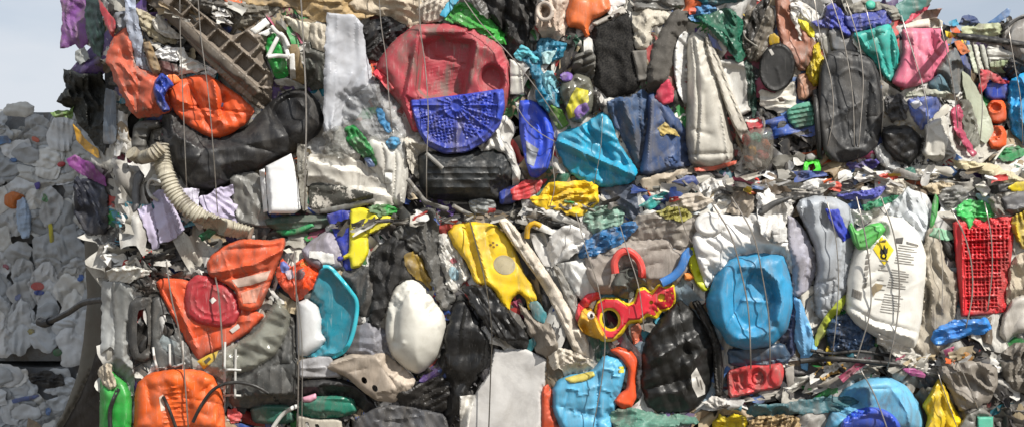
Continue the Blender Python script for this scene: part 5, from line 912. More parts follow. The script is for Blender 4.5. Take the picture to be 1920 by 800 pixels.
o = it('printed_bag', 'bag', 'crumpled white bag with a faint blue and red print', [(822, 440), (836, 436), (850, 452), (870, 484), (884, 520), (868, 530), (850, 552), (838, 538), (828, 500), (822, 470)], 'dddcd6', b=12, r=12, cr=8, cf=14)
it('printed_mark', None, None, ell(851, 512, 9, 14, -20, 12), '9ab8c4', b=.8, cr=2, cf=6, th=1, par=o)
it('printed_mark', None, None, [(842, 486), (852, 482), (858, 490), (848, 494)], 'b0606a', b=.8, cr=1, th=1, par=o)
o = it('yellow_sheet', 'container', 'flattened bright yellow container wall with a worn round patch', [(838, 434), (852, 420), (884, 414), (928, 420), (954, 444), (968, 470), (984, 514), (1000, 536), (1008, 556), (1002, 580), (990, 580), (986, 560), (972, 548), (958, 562), (956, 584), (944, 578), (922, 540), (890, 530), (874, 490), (850, 460)], 'f0c81a', b=16, r=14, cr=4, cf=50, dd=4, ro=.36, dirt=.14, F=[('l', 870, 420, 900, 526, 5, -7), ('l', 884, 418, 916, 530, 5, 7), ('e', 945, 496, 22, 18, -2, 20)])
it('worn_patch', None, 'worn grey round patch', ell(946, 496, 21, 18, 20, 18), 'b0a482', b=.6, cr=.5, th=1, par=o, sm=0)
for q in ((920, 458), (926, 462), (932, 458), (925, 454)): it('printed_mark', None, None, ell(q[0], q[1], 2.6, 2, 30, 6), '8a6a14', b=.5, cr=0, th=1, par=o, sm=0, g=2)
it('yellow_scrap', 'shard', 'yellow shard under the black glossy strip', [(882, 584), (896, 600), (904, 630), (890, 634), (882, 612)], 'e4bc18', b=4, r=5, cr=2)
it('beige_bag_fold', 'sheet', 'taupe plastic sheet beneath the long cream strap', [(968, 560), (1000, 590), (1030, 600), (1050, 650), (1030, 672), (1004, 656), (990, 620)], '8f867a', b=8, cr=6, cf=26)
it('teal_chip', 'shard', 'teal shard between yellow wall and cream strap', [(990, 566), (1008, 562), (1026, 590), (1020, 606), (1004, 600)], '187a84', b=5, r=6, cr=2)
it('teal_chip', 'shard', 'narrow teal shard above the marbled board', [(984, 640), (1000, 632), (1006, 644), (994, 662), (984, 660)], '1a7078', b=4, r=4, cr=1, sm=0)
it('cream_strap', 'strap', 'long cream fabric strap folded down to the castle bucket', [(932, 412), (948, 408), (966, 424), (1000, 470), (1040, 530), (1078, 590), (1104, 640), (1106, 672), (1092, 680), (1070, 650), (1050, 600), (1020, 540), (984, 490), (956, 450)], 'ded4c4', b=16, r=14, cr=5, cf=34, m='fb', dd=18, F=[('l', 950, 420, 1092, 650, 5, -7)])
it('cream_fold', 'sheet', 'crumpled cream fold over the mouth of the castle bucket', [(1030, 664), (1050, 650), (1086, 664), (1112, 676), (1110, 692), (1082, 700), (1062, 704), (1052, 690), (1036, 694), (1028, 680)], 'd8cfc0', b=10, r=10, cr=9, cf=14, dd=12)
it('white_wrapper', 'wrapper', 'white folded wrapper beside the cream strap', [(1018, 470), (1034, 440), (1058, 420), (1084, 424), (1100, 442), (1094, 470), (1062, 486), (1030, 502)], 'e6e4e0', b=9, r=10, cr=6, cf=28, dd=14)
it('white_stick', 'strip', 'white narrow blade beside the yellow loop', [(992, 436), (1004, 436), (1022, 464), (1034, 500), (1020, 498), (1004, 470)], 'dcdad6', b=4, r=4, cr=1, sm=0, dd=4)
tube('yellow_loop', 'loop', 'small yellow loop handle in the bale joint', [(988, 446), (990, 426), (1002, 418), (1014, 424)], 5, 'd8a818', dd=3)
it('white_panel', 'panel', 'flat white panel behind the toy frame', [(1042, 494), (1090, 486), (1108, 516), (1122, 552), (1112, 580), (1092, 566), (1066, 530)], 'e6e6e2', b=5, r=6, cr=1.5, sm=0, dd=14)
it('grey_bottle', 'bottle', 'grey narrow bottle between cream strap and white panel', [(1036, 496), (1050, 500), (1082, 560), (1096, 600), (1084, 606), (1060, 560)], '8c8a84', b=7, r=7, cr=4, cf=14)
# black glossy strips
it('black_film_pile', 'film', 'glossy black film hanging in long folds beside the marbled board', [(846, 572), (872, 560), (892, 590), (916, 640), (926, 660), (900, 700), (876, 740), (862, 780), (840, 800), (826, 790), (836, 720), (832, 650)], '111112', b=26, r=20, cr=5, cf=40, tl=.05, ro=.25, dirt=.12)
it('black_strip', 'strip', 'wide glossy black folded strip over the yellow container wall', [(864, 540), (890, 532), (914, 534), (940, 566), (972, 606), (994, 636), (984, 656), (956, 646), (926, 630), (902, 596), (884, 570)], '151516', b=16, r=14, cr=5, cf=26, ro=.25, dd=10, dirt=.14, F=[('l', 880, 540, 980, 648, 6, -6)])
it('black_corner', 'sheet', 'dark brown-black sheet under the pierced bumper', [(742, 742), (780, 724), (826, 700), (846, 720), (834, 776), (780, 768), (752, 762)], '1c1a19', b=8, cr=8, cf=30, ro=.35)
o = it('marbled_board', 'board', 'pale marbled board at the bottom with a dark vertical line', [(926, 652), (944, 656), (984, 652), (1026, 674), (1020, 740), (1016, 815), (868, 815), (874, 770), (896, 728), (916, 700)], 'c2c0bd', b=8, r=5, cr=1.2, cf=80, sm=0, m='mb', dd=12, dirt=.05)
it('white_edge', None, 'clean white edge', [(862, 742), (892, 738), (884, 770), (876, 815), (862, 815)], 'e2dfd8', b=5, r=4, cr=.5, par=o, sm=0)
it('orange_bar', 'bar', 'orange plastic edge beside the marbled board', [(1016, 726), (1028, 718), (1042, 740), (1054, 780), (1060, 815), (1014, 815)], 'de4e1e', b=10, r=9, cr=1.5)
# --- castle bucket ---
o = it('castle_bucket', 'bucket', 'light blue toy sand bucket moulded with castle bricks', [(1044, 712), (1062, 702), (1110, 694), (1132, 664), (1178, 674), (1170, 712), (1156, 760), (1146, 815), (1056, 815), (1036, 770), (1034, 730)], '58b0d8', b=26, r=16, cr=2, dd=8, ro=.36, dirt=.1, g=3, F=[('L', [(1064, 728), (1084, 730), (1084, 740), (1104, 738), (1104, 728), (1128, 722)], 2, 4), ('L', [(1060, 764), (1076, 766), (1076, 778), (1098, 778), (1098, 766), (1124, 762)], 2, 4), ('L', [(1132, 690), (1150, 694), (1150, 704), (1166, 706)], 2, 4), ('L', [(1130, 730), (1146, 734), (1146, 744), (1160, 744)], 2, 4), ('l', 1122, 700, 1118, 800, 3, -7), ('e', 1150, 684, 5, 5, -3)])
it('yellow_lip', None, 'yellow lip', [(1058, 708), (1072, 704), (1112, 694), (1116, 704), (1096, 714), (1070, 718)], 'e0d060', b=4, r=4, cr=.5, par=o)
it('yellow_tag', None, None, rect(1160, 686, 1170, 698), 'c8c430', b=3, r=3, cr=0, par=o, sm=0)
o = it('orange_tube_toy', 'toy', 'bent glossy orange plastic tube toy beside the castle bucket', [(1142, 656), (1160, 648), (1184, 656), (1198, 676), (1192, 712), (1194, 744), (1184, 764), (1168, 768), (1150, 752), (1160, 738), (1174, 728), (1178, 692), (1164, 672)], 'e85014', b=14, r=9, cr=1, ro=.25, dirt=.03, dd=3)
it('green_sheet', 'sheet', 'grey-green glossy sheet in the joint under the black bag', [(1140, 770), (1180, 764), (1220, 772), (1300, 778), (1312, 794), (1230, 802), (1150, 806)], '4e8070', b=7, r=8, cr=5, cf=24)

# =============================== lower bale, drum side ===============================
it('taupe_tub', 'tub', 'big taupe tub wall behind the toy frame', [(1096, 476), (1128, 458), (1180, 440), (1290, 436), (1304, 478), (1290, 512), (1262, 540), (1190, 548), (1120, 552), (1100, 520)], 'a59b92', b=20, r=22, cr=2.5, cf=60)
it('broken_sheet', 'sheet', 'grey broken plastic sheet above the taupe tub', [(1166, 440), (1182, 414), (1200, 402), (1250, 394), (1312, 400), (1322, 420), (1310, 446), (1290, 468), (1262, 462), (1254, 446), (1220, 448), (1190, 452)], 'ada59b', b=9, r=8, cr=5, cf=30, sm=0, dd=4)
it('mint_film', 'film', 'mint grey film crumpled above the blue torn film', [(1092, 404), (1112, 388), (1146, 384), (1170, 398), (1166, 420), (1140, 440), (1106, 436)], '86ac9c', b=12, cr=10, cf=18, ro=.25)
it('blue_film', 'film', 'blue torn film with dark creases below the mint film', [(1082, 486), (1098, 452), (1120, 434), (1156, 424), (1188, 412), (1196, 424), (1180, 446), (1150, 464), (1110, 482)], '1c669c', b=12, r=10, cr=10, cf=18, ro=.25, dd=3)
it('grey_stalks', 'scrap', 'tangle of dry leaves and film above the broken grey sheet', [(1228, 396), (1250, 388), (1290, 392), (1300, 406), (1280, 416), (1250, 412)], '8f8a3c', b=8, cr=10, cf=8, sm=0)
# toy frame
g_ = it('grey_gear', 'gear', 'dark grey moulded gear block above the toy frame', [(1146, 530), (1158, 508), (1180, 498), (1200, 508), (1214, 530), (1204, 550), (1180, 560), (1152, 556)], '50544f', b=16, r=9, cr=1, dd=4, F=[('e', 1182, 512, 7, 7, -9), ('c', 1182, 512, 9, 9, 2, 3), ('e', 1172, 545, 7, 7, -9), ('c', 1172, 545, 9, 9, 2, 3)])
tube('red_ring', 'ring', 'glossy red ring handle above the dark grey gear block', [(1154, 512), (1152, 490), (1162, 474), (1178, 470), (1194, 482), (1203, 500), (1204, 520)], 7, 'e04038', dd=5, dirt=.08, ro=.3)
o = it('toy_frame', 'toy', 'yellow edged red plastic toy frame with round window', [(1118, 566), (1130, 556), (1158, 556), (1178, 568), (1190, 556), (1194, 540), (1208, 536), (1220, 548), (1234, 530), (1250, 536), (1264, 530), (1268, 560), (1262, 580), (1240, 584), (1232, 598), (1214, 592), (1202, 606), (1180, 606), (1168, 626), (1150, 640), (1128, 640), (1114, 622), (1108, 600)], 'f2d21c', b=16, r=6, cr=.4, dd=12, ro=.3, dirt=.04, holes=[ell(1144, 598, 15, 18, -20, 16)])
it('red_plate', None, 'red inner plate', [(1121, 568), (1134, 560), (1158, 561), (1176, 574), (1190, 568), (1197, 546), (1209, 542), (1222, 553), (1236, 536), (1250, 541), (1262, 536), (1265, 560), (1258, 576), (1236, 580), (1228, 591), (1213, 586), (1199, 598), (1180, 599), (1164, 618), (1149, 634), (1130, 634), (1117, 618), (1113, 600)], 'e02238', b=5, r=3, cr=.3, par=o, ro=.28, dirt=.04, dd=3, sm=0, holes=[ell(1144, 598, 20, 23, -20, 16), ell(1240, 557, 7, 8, 0, 10), ell(1221, 566, 4, 4, 0, 8)])
it('front_wheel', None, 'red curved arch', [(1078, 594), (1084, 568), (1100, 550), (1122, 546), (1128, 558), (1108, 566), (1098, 584), (1096, 606), (1086, 612)], 'e23440', b=10, r=7, cr=.5, par=o, ro=.28, dirt=.03)
it('yellow_nose', None, 'yellow rounded end', [(1092, 578), (1108, 576), (1120, 596), (1130, 618), (1140, 636), (1116, 634), (1094, 624), (1082, 606)], 'f0b41c', b=16, r=12, cr=.5, par=o, ro=.3, dirt=.03)
it('round_dot', None, 'white dot with a black centre', ell(1108, 590, 7, 8, 0, 12), 'ece8e0', b=2, r=3, cr=0, par=o, sm=0)
it('dot_centre', None, None, ell(1109, 591, 3, 4, 0, 8), '151515', b=1, r=2, cr=0, par=o, sm=0, g=2)
it('orange_leg', None, None, [(1182, 612), (1198, 604), (1204, 616), (1198, 640), (1188, 646), (1184, 630)], 'e86c40', b=8, r=6, cr=.5, par=o)
o = it('lime_disc', 'disc', 'lime green oval disc standing edge on above the toy frame', [(1288, 470), (1298, 461), (1312, 463), (1324, 482), (1331, 512), (1329, 544), (1318, 546), (1304, 530), (1292, 500)], 'cdd41c', b=8, r=5, cr=.4, dd=8, ro=.3, dirt=.04, F=[('c', 1310, 504, 13, 34, 2.5, 2, -12)])
it('orange_knob', None, 'orange knob', [(1282, 512), (1294, 510), (1302, 520), (1294, 526), (1284, 524)], 'f08a1c', b=6, r=5, cr=0, par=o)
tube('blue_band', 'band', 'curved blue band behind the lime green disc', [(1240, 530), (1262, 518), (1278, 500), (1286, 478), (1296, 468)], 8, '1b6cb4', dd=3, flat=.7)
# black bag & frames
o = it('black_sack', 'sack', 'bulging black plastic sack with a white diamond label', [(1206, 640), (1222, 616), (1246, 586), (1274, 560), (1296, 576), (1326, 610), (1340, 650), (1338, 710), (1318, 756), (1290, 774), (1240, 774), (1212, 762), (1200, 720)], '171716', b=40, r=40, cr=9, cf=34, ro=.3, dd=2, dirt=.12, F=[('l', 1270, 570, 1290, 660, 8, -8), ('l', 1215, 680, 1320, 620, 7, 6), ('l', 1210, 730, 1330, 700, 6, -5)])
it('diamond_label', None, 'white diamond shaped label', [(1296, 702), (1306, 688), (1322, 722), (1322, 738), (1308, 744), (1298, 724)], 'd9d6cf', b=1, cr=.5, th=1, par=o, sm=0)
for q in ((1305, 706, 1310, 724), (1312, 712, 1316, 730)): it('printed_line', None, None, [(q[0], q[1]), (q[0]+2, q[1]-1), (q[2]+2, q[3]-1), (q[2], q[3])], '6e6c68', b=.4, cr=0, th=1, par=o, sm=0, g=2)
o = it('black_frame', 'frame', 'black plastic frame edge standing beside the bulging black sack', [(1296, 566), (1310, 560), (1334, 600), (1352, 648), (1358, 700), (1354, 740), (1342, 742), (1338, 700), (1336, 650), (1318, 606)], '1f1e1c', b=14, r=6, cr=.6, dd=6, F=[('L', [(1306, 568), (1340, 640), (1348, 735)], 3, -6)])
it('navy_sheet', 'sheet', 'navy blue sheet behind the big blue drum', [(1466, 566), (1480, 552), (1494, 556), (1496, 600), (1492, 660), (1474, 684), (1460, 660)], '18305c', b=8, r=8, cr=3)
it('clear_base', 'container', 'clear blue-grey container base under the big blue drum', [(1362, 654), (1400, 650), (1470, 640), (1484, 668), (1470, 684), (1410, 690), (1366, 684)], '45627e', b=12, r=10, cr=3, cf=20, m='fl')
it('light_blue_sheet', 'sheet', 'pale sky blue bent sheet beside the big blue drum', [(1488, 552), (1500, 560), (1512, 590), (1532, 652), (1516, 672), (1514, 694), (1502, 690), (1500, 668), (1490, 640), (1492, 600)], '78b8e8', b=8, r=7, cr=3, cf=30, dd=6, sm=0, dirt=.05, F=[('l', 1498, 565, 1510, 680, 4, 5)])
it('white_ribbed_tub', 'tub', 'large white ribbed container behind the big blue drum', [(1296, 448), (1310, 424), (1340, 400), (1380, 404), (1422, 398), (1456, 410), (1482, 440), (1500, 480), (1492, 520), (1470, 500), (1430, 484), (1376, 490), (1344, 524), (1324, 540), (1310, 500)], 'e6e5e2', b=22, r=20, cr=1.5, dd=18, dirt=.06, F=[('w', -52, 27, -6, None)])
it('white_round_cap', 'cap', 'round white cap on the ribbed container', ell(1330, 420, 28, 23, 0, 20), 'e6e5e2', b=8, r=6, cr=.5, sm=0, dd=4, F=[('c', 1330, 420, 20, 16, 2, 1.5)])
it('white_torn_sheet', 'sheet', 'torn upright white sheet above the ribbed container', [(1420, 400), (1418, 366), (1430, 348), (1436, 336), (1446, 362), (1462, 372), (1482, 372), (1490, 396), (1474, 420), (1476, 454), (1440, 452), (1424, 430)], 'dcdad6', b=10, cr=8, cf=22, sm=0, dd=14)
it('grey_strap', 'strap', 'dark grey flat strap arching above the ribbed container', [(1420, 402), (1424, 390), (1450, 376), (1484, 366), (1486, 372), (1454, 386), (1432, 402)], '3d3e3f', b=5, r=4, cr=.5, dd=6)
it('white_box_corner', 'box', 'white box corner with a grey slot beside the lilac lid', [(1446, 430), (1474, 424), (1478, 452), (1450, 456)], 'dddddb', b=6, r=4, cr=.5, sm=0, dd=6, F=[('l', 1452, 440, 1474, 438, 1.5, -3)])
it('tan_scraps', 'sheet', 'tan torn sheet beside the upright white sheet', [(1362, 396), (1372, 366), (1392, 350), (1412, 356), (1414, 392), (1402, 406), (1378, 402)], 'a89c8c', b=6, cr=7, cf=16, sm=0)
it('red_yellow_wad', 'film', 'red and yellow film wad in the joint under the jar', [(1386, 342), (1400, 330), (1420, 334), (1424, 346), (1404, 352)], 'c02820', b=6, cr=5, cf=9, dd=3)
it('lilac_lid', 'lid', 'lilac-grey lid with a pale curved rim', [(1476, 402), (1492, 410), (1512, 436), (1530, 480), (1530, 512), (1518, 540), (1498, 556), (1484, 552), (1486, 500), (1478, 450)], 'a9a8b6', b=7, r=6, cr=1, dd=14, F=[('L', [(1492, 412), (1512, 440), (1527, 482), (1526, 516), (1514, 540)], 2.5, 3)])
o = it('grey_canister', 'canister', 'tall grey canister with cracked lower wall', [(1492, 388), (1500, 374), (1530, 366), (1566, 370), (1592, 384), (1602, 420), (1600, 480), (1590, 540), (1574, 590), (1548, 606), (1528, 590), (1524, 540), (1532, 500), (1526, 460), (1506, 420)], 'adb3ba', b=34, r=30, cr=3, cf=40, dd=12, ro=.35, dirt=.12, F=[('e', 1515, 400, 9, 26, -10, -10), ('e', 1545, 405, 8, 24, -10, -8), ('L', [(1518, 530), (1550, 528), (1588, 516)], 2.5, -5), ('L', [(1516, 552), (1545, 556), (1580, 540)], 2.5, -5), ('L', [(1520, 575), (1550, 580), (1576, 566)], 2.5, -5), ('l', 1536, 528, 1530, 590, 2.5, -5), ('l', 1562, 530, 1556, 594, 2.5, -5)])
it('blue_strip', 'strip', 'royal blue film strip over the tall grey canister', [(1548, 392), (1572, 392), (1582, 416), (1596, 442), (1582, 452), (1566, 430), (1554, 410)], '2038b4', b=5, r=6, cr=3, cf=12, dd=4, sm=0)
# blue drum
o = it('blue_drum', 'drum', 'big dented blue plastic drum crossed by baling wires', [(1322, 566), (1340, 514), (1372, 482), (1420, 472), (1470, 477), (1478, 500), (1487, 536), (1488, 572), (1476, 620), (1446, 648), (1400, 656), (1364, 646), (1350, 620), (1334, 604)], '2f97c8', b=36, r=36, cr=2.4, cf=70, lp=2, g=2.8, dd=18, ro=.36, dirt=.16, F=[('e', 1412, 566, 40, 50, -10, 0, .15), ('L', [(1392, 500), (1432, 502), (1458, 526), (1466, 566), (1458, 600)], 8, 10), ('L', [(1416, 512), (1444, 532), (1452, 562)], 7, -12), ('l', 1392, 562, 1450, 568, 3, 4), ('L', [(1362, 500), (1352, 550), (1360, 620)], 10, 8), ('L', [(1385, 635), (1420, 630), (1450, 618)], 6, 6)])
o = it('red_tray', 'tray', 'red moulded tray with round cells under the blue drum', [(1362, 694), (1400, 684), (1446, 682), (1466, 678), (1472, 700), (1464, 726), (1432, 732), (1400, 740), (1366, 746)], 'd02c34', b=16, r=6, cr=1.5, dd=6, g=2.6, F=[('p', [(1372, 702), (1398, 698), (1398, 732), (1374, 736)], -12, 5), ('e', 1420, 708, 14, 16, -12, 0), ('e', 1454, 704, 10, 17, 6, 0), ('l', 1384, 702, 1386, 732, 2, 6), ('c', 1420, 708, 7, 8, 2, 6)])
it('grey_flake', 'shard', 'small grey shard beside the red moulded tray', [(1472, 690), (1488, 684), (1490, 718), (1476, 726)], 'a29c94', b=4, cr=2, sm=0)
it('lime_strip', 'strip', 'long lime yellow strip beside the clear blue bag', [(1526, 640), (1534, 612), (1556, 580), (1584, 550), (1588, 560), (1572, 592), (1552, 620), (1530, 652)], 'bccc30', b=5, r=5, cr=2, dd=4)
# labelled drum
it('striped_sack', 'sack', 'pale striped plastic sack above the labelled white drum', [(1656, 414), (1670, 384), (1700, 348), (1722, 362), (1742, 394), (1744, 440), (1726, 456), (1690, 430)], 'd4dade', b=14, r=14, cr=4, cf=26, dirt=.06, F=[('L', [(1700, 352), (1684, 390), (1682, 430)], 2, 4), ('L', [(1706, 352), (1712, 400), (1712, 440)], 2, 4), ('L', [(1712, 354), (1734, 400), (1738, 440)], 2, 4)])
it('clear_blue_bag', 'bag', 'crinkled clear blue bag under the labelled white drum', [(1548, 616), (1564, 592), (1590, 586), (1620, 596), (1640, 622), (1640, 652), (1600, 662), (1556, 660)], '4a6c98', b=22, r=20, cr=10, cf=16, m='fl', ro=.15)
it('beige_sack', 'sack', 'dusty beige sack between labelled drum and red crate', [(1728, 470), (1738, 430), (1754, 420), (1768, 450), (1772, 494), (1800, 518), (1796, 570), (1784, 620), (1770, 652), (1740, 686), (1706, 676), (1700, 650), (1722, 600)], 'b0a796', b=18, r=18, cr=8, cf=30, dirt=.3)
o = it('labelled_drum', 'drum', 'white drum with printed label and a yellow hazard diamond', [(1588, 520), (1600, 470), (1614, 430), (1650, 402), (1692, 408), (1722, 434), (1738, 480), (1734, 540), (1728, 600), (1718, 650), (1690, 660), (1650, 636), (1606, 610), (1584, 580)], 'e6e4dc', b=32, r=40, cr=2.4, cf=60, dd=18, dirt=.12, F=[('L', [(1590, 570), (1640, 600), (1718, 622)], 3, -4), ('L', [(1590, 582), (1640, 612), (1716, 634)], 3, 4), ('L', [(1592, 592), (1640, 624), (1712, 646)], 3, -4)])
def pl(nm, pts, col, plab=None, **k): return it(nm, None, None, pts, col, b=.5, r=2, cr=0, th=1, sm=0, par=o, plab=plab, g=k.pop('g', 2.6), soft=0, **k)
pl('hazard_diamond', [(1655, 440), (1676, 468), (1658, 497), (1637, 466)], 'f0d414', 'yellow hazard diamond with a flame over a circle', dirt=.02)
pl('hazard_symbol', ell(1657, 479, 6, 6.5, 0, 12), '17160f', 'black ring of the hazard symbol', dirt=0)
pl('hazard_symbol', [(1650, 474), (1652, 464), (1656, 468), (1658, 458), (1662, 466), (1665, 463), (1664, 474), (1657, 476)], '17160f', 'black flame of the hazard symbol', dirt=0)
pl('hazard_symbol', ell(1657, 479, 3, 3.3, 0, 8), 'f0d414', dirt=0, g=2)
for k in range(4): pl('printed_line', [(1649+k*.8, 451+k*.4), (1662-k, 452+k*3-4), (1662-k, 454+k*3-4), (1649+k, 453)], '5a4c12', g=2.2) if k < 2 else None
for k in range(24):     # blocks of small print, slanting with the drum
    y_ = 458+k*4.6+(k//8)*9; x_ = 1686-k*1.2-(k//8)*4; w_ = (34, 30, 36, 26, 33)[k % 5]
    pl('printed_line', [(x_, y_), (x_+w_, y_+4.5), (x_+w_, y_+6.2), (x_-.2, y_+1.7)], 'a09d96', g=2.4)
for k in range(9):
    y_ = 486+k*9; x_ = 1650-k*1.2; w_ = (16, 12, 18)[k % 3]
    if k % 4 != 3: pl('printed_line', [(x_, y_), (x_+w_, y_+2), (x_+w_, y_+3.8), (x_, y_+2)], 'aaa79f', g=2.4)
pl('printed_block', [(1680, 446), (1694, 444), (1692, 456), (1678, 455)], '4a4844')
pl('printed_line', [(1700, 452), (1722, 458), (1722, 462), (1700, 456)], '6a6863')
for k in range(6): pl('printed_line', [(1625-k*1.2, 476+k*11), (1633-k*1.2, 474+k*11), (1630-k*1.2, 483+k*11), (1623-k*1.2, 484+k*11)], '96938c', 'sideways printed word', g=2.2)
pl('printed_mark', [(1634, 538), (1642, 530), (1656, 534), (1652, 542), (1642, 548), (1637, 556)], 'b5a27c', 'faint tan print')
for k in range(5): pl('printed_line', [(1598+k*4, 540+k*1.5), (1601+k*4, 541+k*1.5), (1599+k*4, 556+k*1.5), (1596+k*4, 555+k*1.5)], '8d8a84', g=2.2)
hz_ = 0
o2 = it('green_handle', 'handle', 'light green jug handle over the labelled white drum', [(1590, 424), (1596, 416), (1606, 434), (1630, 420), (1652, 416), (1662, 430), (1650, 446), (1630, 466), (1608, 468), (1598, 452)], '5cc45c', b=12, r=7, cr=.8, dd=6, ro=.3, dirt=.03, F=[('w', 62, 13, 3, [(1612, 430), (1656, 420), (1650, 444), (1614, 464)])])
it('white_folds', 'film', 'white pleated film trailing below the labelled drum', [(1640, 622), (1680, 640), (1716, 656), (1744, 680), (1740, 698), (1712, 694), (1676, 664), (1648, 644)], 'd3cfc6', b=10, r=9, cr=7, cf=18, dd=4)
# red crate corner
it('black_roll', 'roll', 'black rolled mat end beside the red lattice crate', [(1764, 444), (1778, 448), (1804, 466), (1812, 482), (1794, 492), (1774, 480)], '1c1d1e', b=16, r=12, cr=1)
it('mint_film', 'film', 'pale mint film beside the black rolled mat', [(1742, 440), (1752, 424), (1780, 432), (1792, 448), (1776, 450), (1752, 444)], '8fd0a8', b=5, r=6, cr=3)
it('green_stalk', 'strip', 'upright dark green leaf-shaped strip', [(1742, 432), (1748, 380), (1754, 362), (1760, 372), (1758, 400), (1750, 424)], '1a8a2a', b=6, r=6, cr=.8, dd=6)
o = it('red_crate', 'crate', 'bright red lattice crate side crossed by two wires', [(1786, 418), (1800, 410), (1860, 407), (1900, 404), (1902, 440), (1894, 500), (1886, 584), (1850, 590), (1802, 594), (1796, 540), (1790, 470)], 'cc1c28', b=12, r=4, cr=1, g=2.1, sm=0, dd=8, ro=.34, dirt=.16, F=[('g', 7.6, 7, 6, [(1808, 420), (1896, 412), (1882, 578), (1812, 584)], .03), ('l', 1808, 450, 1896, 444, 3, 5), ('l', 1808, 484, 1894, 480, 3, 5), ('l', 1808, 520, 1890, 516, 3, 5), ('l', 1808, 556, 1886, 552, 3, 5), ('l', 1803, 420, 1806, 588, 3, 6), ('y', 1844, 500, 90, 70, 12)])
it('green_film', 'film', 'bright green crumpled film draped over the red lattice crate', [(1788, 392), (1806, 378), (1838, 374), (1858, 384), (1864, 402), (1846, 414), (1830, 408), (1818, 428), (1806, 414), (1794, 404)], '3fae58', b=9, r=9, cr=7, cf=16, dd=5, sm=0, dirt=.04, ro=.28)
it('clear_film', 'film', 'clear crumpled film beside the bright green film', [(1850, 370), (1880, 364), (1894, 384), (1890, 402), (1864, 404)], 'a8a49c', b=8, cr=8, cf=14, m='fl')
it('grey_bag', 'bag', 'smooth dark grey bag above the red lattice crate', [(1876, 372), (1900, 360), (1940, 358), (1940, 392), (1900, 404), (1886, 396)], '57575a', b=14, r=12, cr=3)
it('yellow_bag', 'bag', 'yellow and white bag at the picture edge by the red crate', [(1896, 412), (1916, 394), (1950, 390), (1950, 470), (1918, 468), (1902, 446)], 'e0c41c', b=12, r=12, cr=6, cf=22)
it('beige_cloth', 'cloth', 'beige cloth folds at the picture edge', [(1892, 500), (1906, 476), (1950, 460), (1950, 560), (1916, 566), (1896, 590), (1886, 560)], 'c4b8a2', b=14, r=14, cr=8, cf=26, m='fb')
it('pale_can', 'can', 'pale white can with dark print under the beige cloth folds', [(1880, 590), (1900, 556), (1950, 546), (1950, 620), (1904, 626), (1886, 642), (1872, 626)], 'd2cdc4', b=18, r=16, cr=3)
o = it('blue_film_bag', 'bag', 'shiny sky blue plastic bag under the red lattice crate', [(1744, 636), (1752, 618), (1782, 600), (1820, 598), (1852, 594), (1860, 614), (1846, 626), (1816, 628), (1788, 640), (1756, 648)], '2c8ce4', b=14, r=12, cr=8, cf=20, ro=.22, dirt=.03, dd=8)
it('pink_shard', 'shard', 'pink shard below the shiny sky blue bag', [(1768, 656), (1784, 650), (1790, 648), (1784, 664), (1774, 668)], 'dc6c98', b=4, r=4, cr=1, sm=0)
it('amber_bottle', 'bottle', 'amber bottle end in the lower joint', ell(1808, 668, 18, 13, 10, 14), '9c6818', b=12, r=12, cr=2, ro=.15)
it('magenta_film', 'film', 'magenta film strand in the lower joint', [(1690, 688), (1712, 690), (1738, 700), (1736, 708), (1706, 704)], 'a44a84', b=4, r=4, cr=3, cf=9, dd=3)
it('dry_scrap', 'scrap', 'yellowed dry crumpled film in the lower joint', [(1528, 700), (1542, 686), (1560, 690), (1580, 680), (1596, 686), (1582, 698), (1560, 700), (1544, 712)], 'c09a58', b=6, cr=8, cf=8, sm=0, dd=3)
it('grey_long_panel', 'sheet', 'long grey pointed sheet above the blue barrel', [(1530, 722), (1560, 706), (1610, 694), (1650, 686), (1646, 696), (1600, 712), (1560, 728)], '7c766c', b=6, r=6, cr=3, dd=3)
tube('black_tray_edge', 'frame', 'black wire frame edge under the clear blue bag', [(1520, 656), (1560, 662), (1610, 658), (1668, 666)], 3, '1c1b1a', taut=8)
tube('black_tray_edge', 'frame', 'long black bar sagging below the labelled drum', [(1500, 676), (1560, 672), (1620, 676), (1690, 684)], 5, '1b1917', taut=8)
# --- bottom tier ---
o = it('blue_barrel', 'barrel', 'light blue barrel lying at the bottom edge of the picture', [(1540, 815), (1560, 762), (1584, 726), (1622, 708), (1664, 704), (1700, 722), (1726, 758), (1738, 815)], '68b4da', b=40, r=40, cr=2, cf=50, ro=.38, dirt=.2, dd=6, F=[('L', [(1690, 722), (1716, 760), (1726, 810)], 4, -6), ('L', [(1670, 724), (1700, 770), (1710, 812)], 2.5, 3)])
c_ = it('screw_cap', None, 'royal blue screw cap', ell(1632, 808, 58, 46, 0, 36), '2a50c4', b=16, r=7, cr=.3, par=o, sm=0, dd=8, ro=.28, dirt=.04, F=[('e', 1634, 812, 46, 35, -8, 0, .1), ('s', 1632, 808, 60, 1.5, 2.5, 46, 70)])
it('teal_sheet', 'sheet', 'dark teal folded sheet slanting over the blue barrel', [(1396, 774), (1410, 758), (1470, 754), (1540, 742), (1600, 742), (1614, 752), (1576, 770), (1500, 776), (1420, 782)], '235c66', b=9, r=9, cr=6, cf=28, dd=6)
it('yellow_can', 'container', 'crushed yellow container with deep folds beside the blue barrel', [(1728, 760), (1742, 738), (1760, 706), (1770, 716), (1784, 752), (1806, 790), (1820, 815), (1730, 815), (1740, 780)], 'f0cc12', b=18, r=14, cr=7, cf=26, dd=6, ro=.32, dirt=.05, F=[('l', 1762, 716, 1776, 812, 4, -7), ('l', 1770, 722, 1800, 812, 4, 6), ('l', 1748, 744, 1756, 812, 4, 5)])
it('yellow_film', 'film', 'yellow film bunch at the bottom edge under the red tray', [(1336, 792), (1350, 776), (1362, 784), (1376, 772), (1396, 778), (1404, 790), (1398, 815), (1334, 815)], 'dcc41a', b=10, cr=9, cf=14, sm=0)
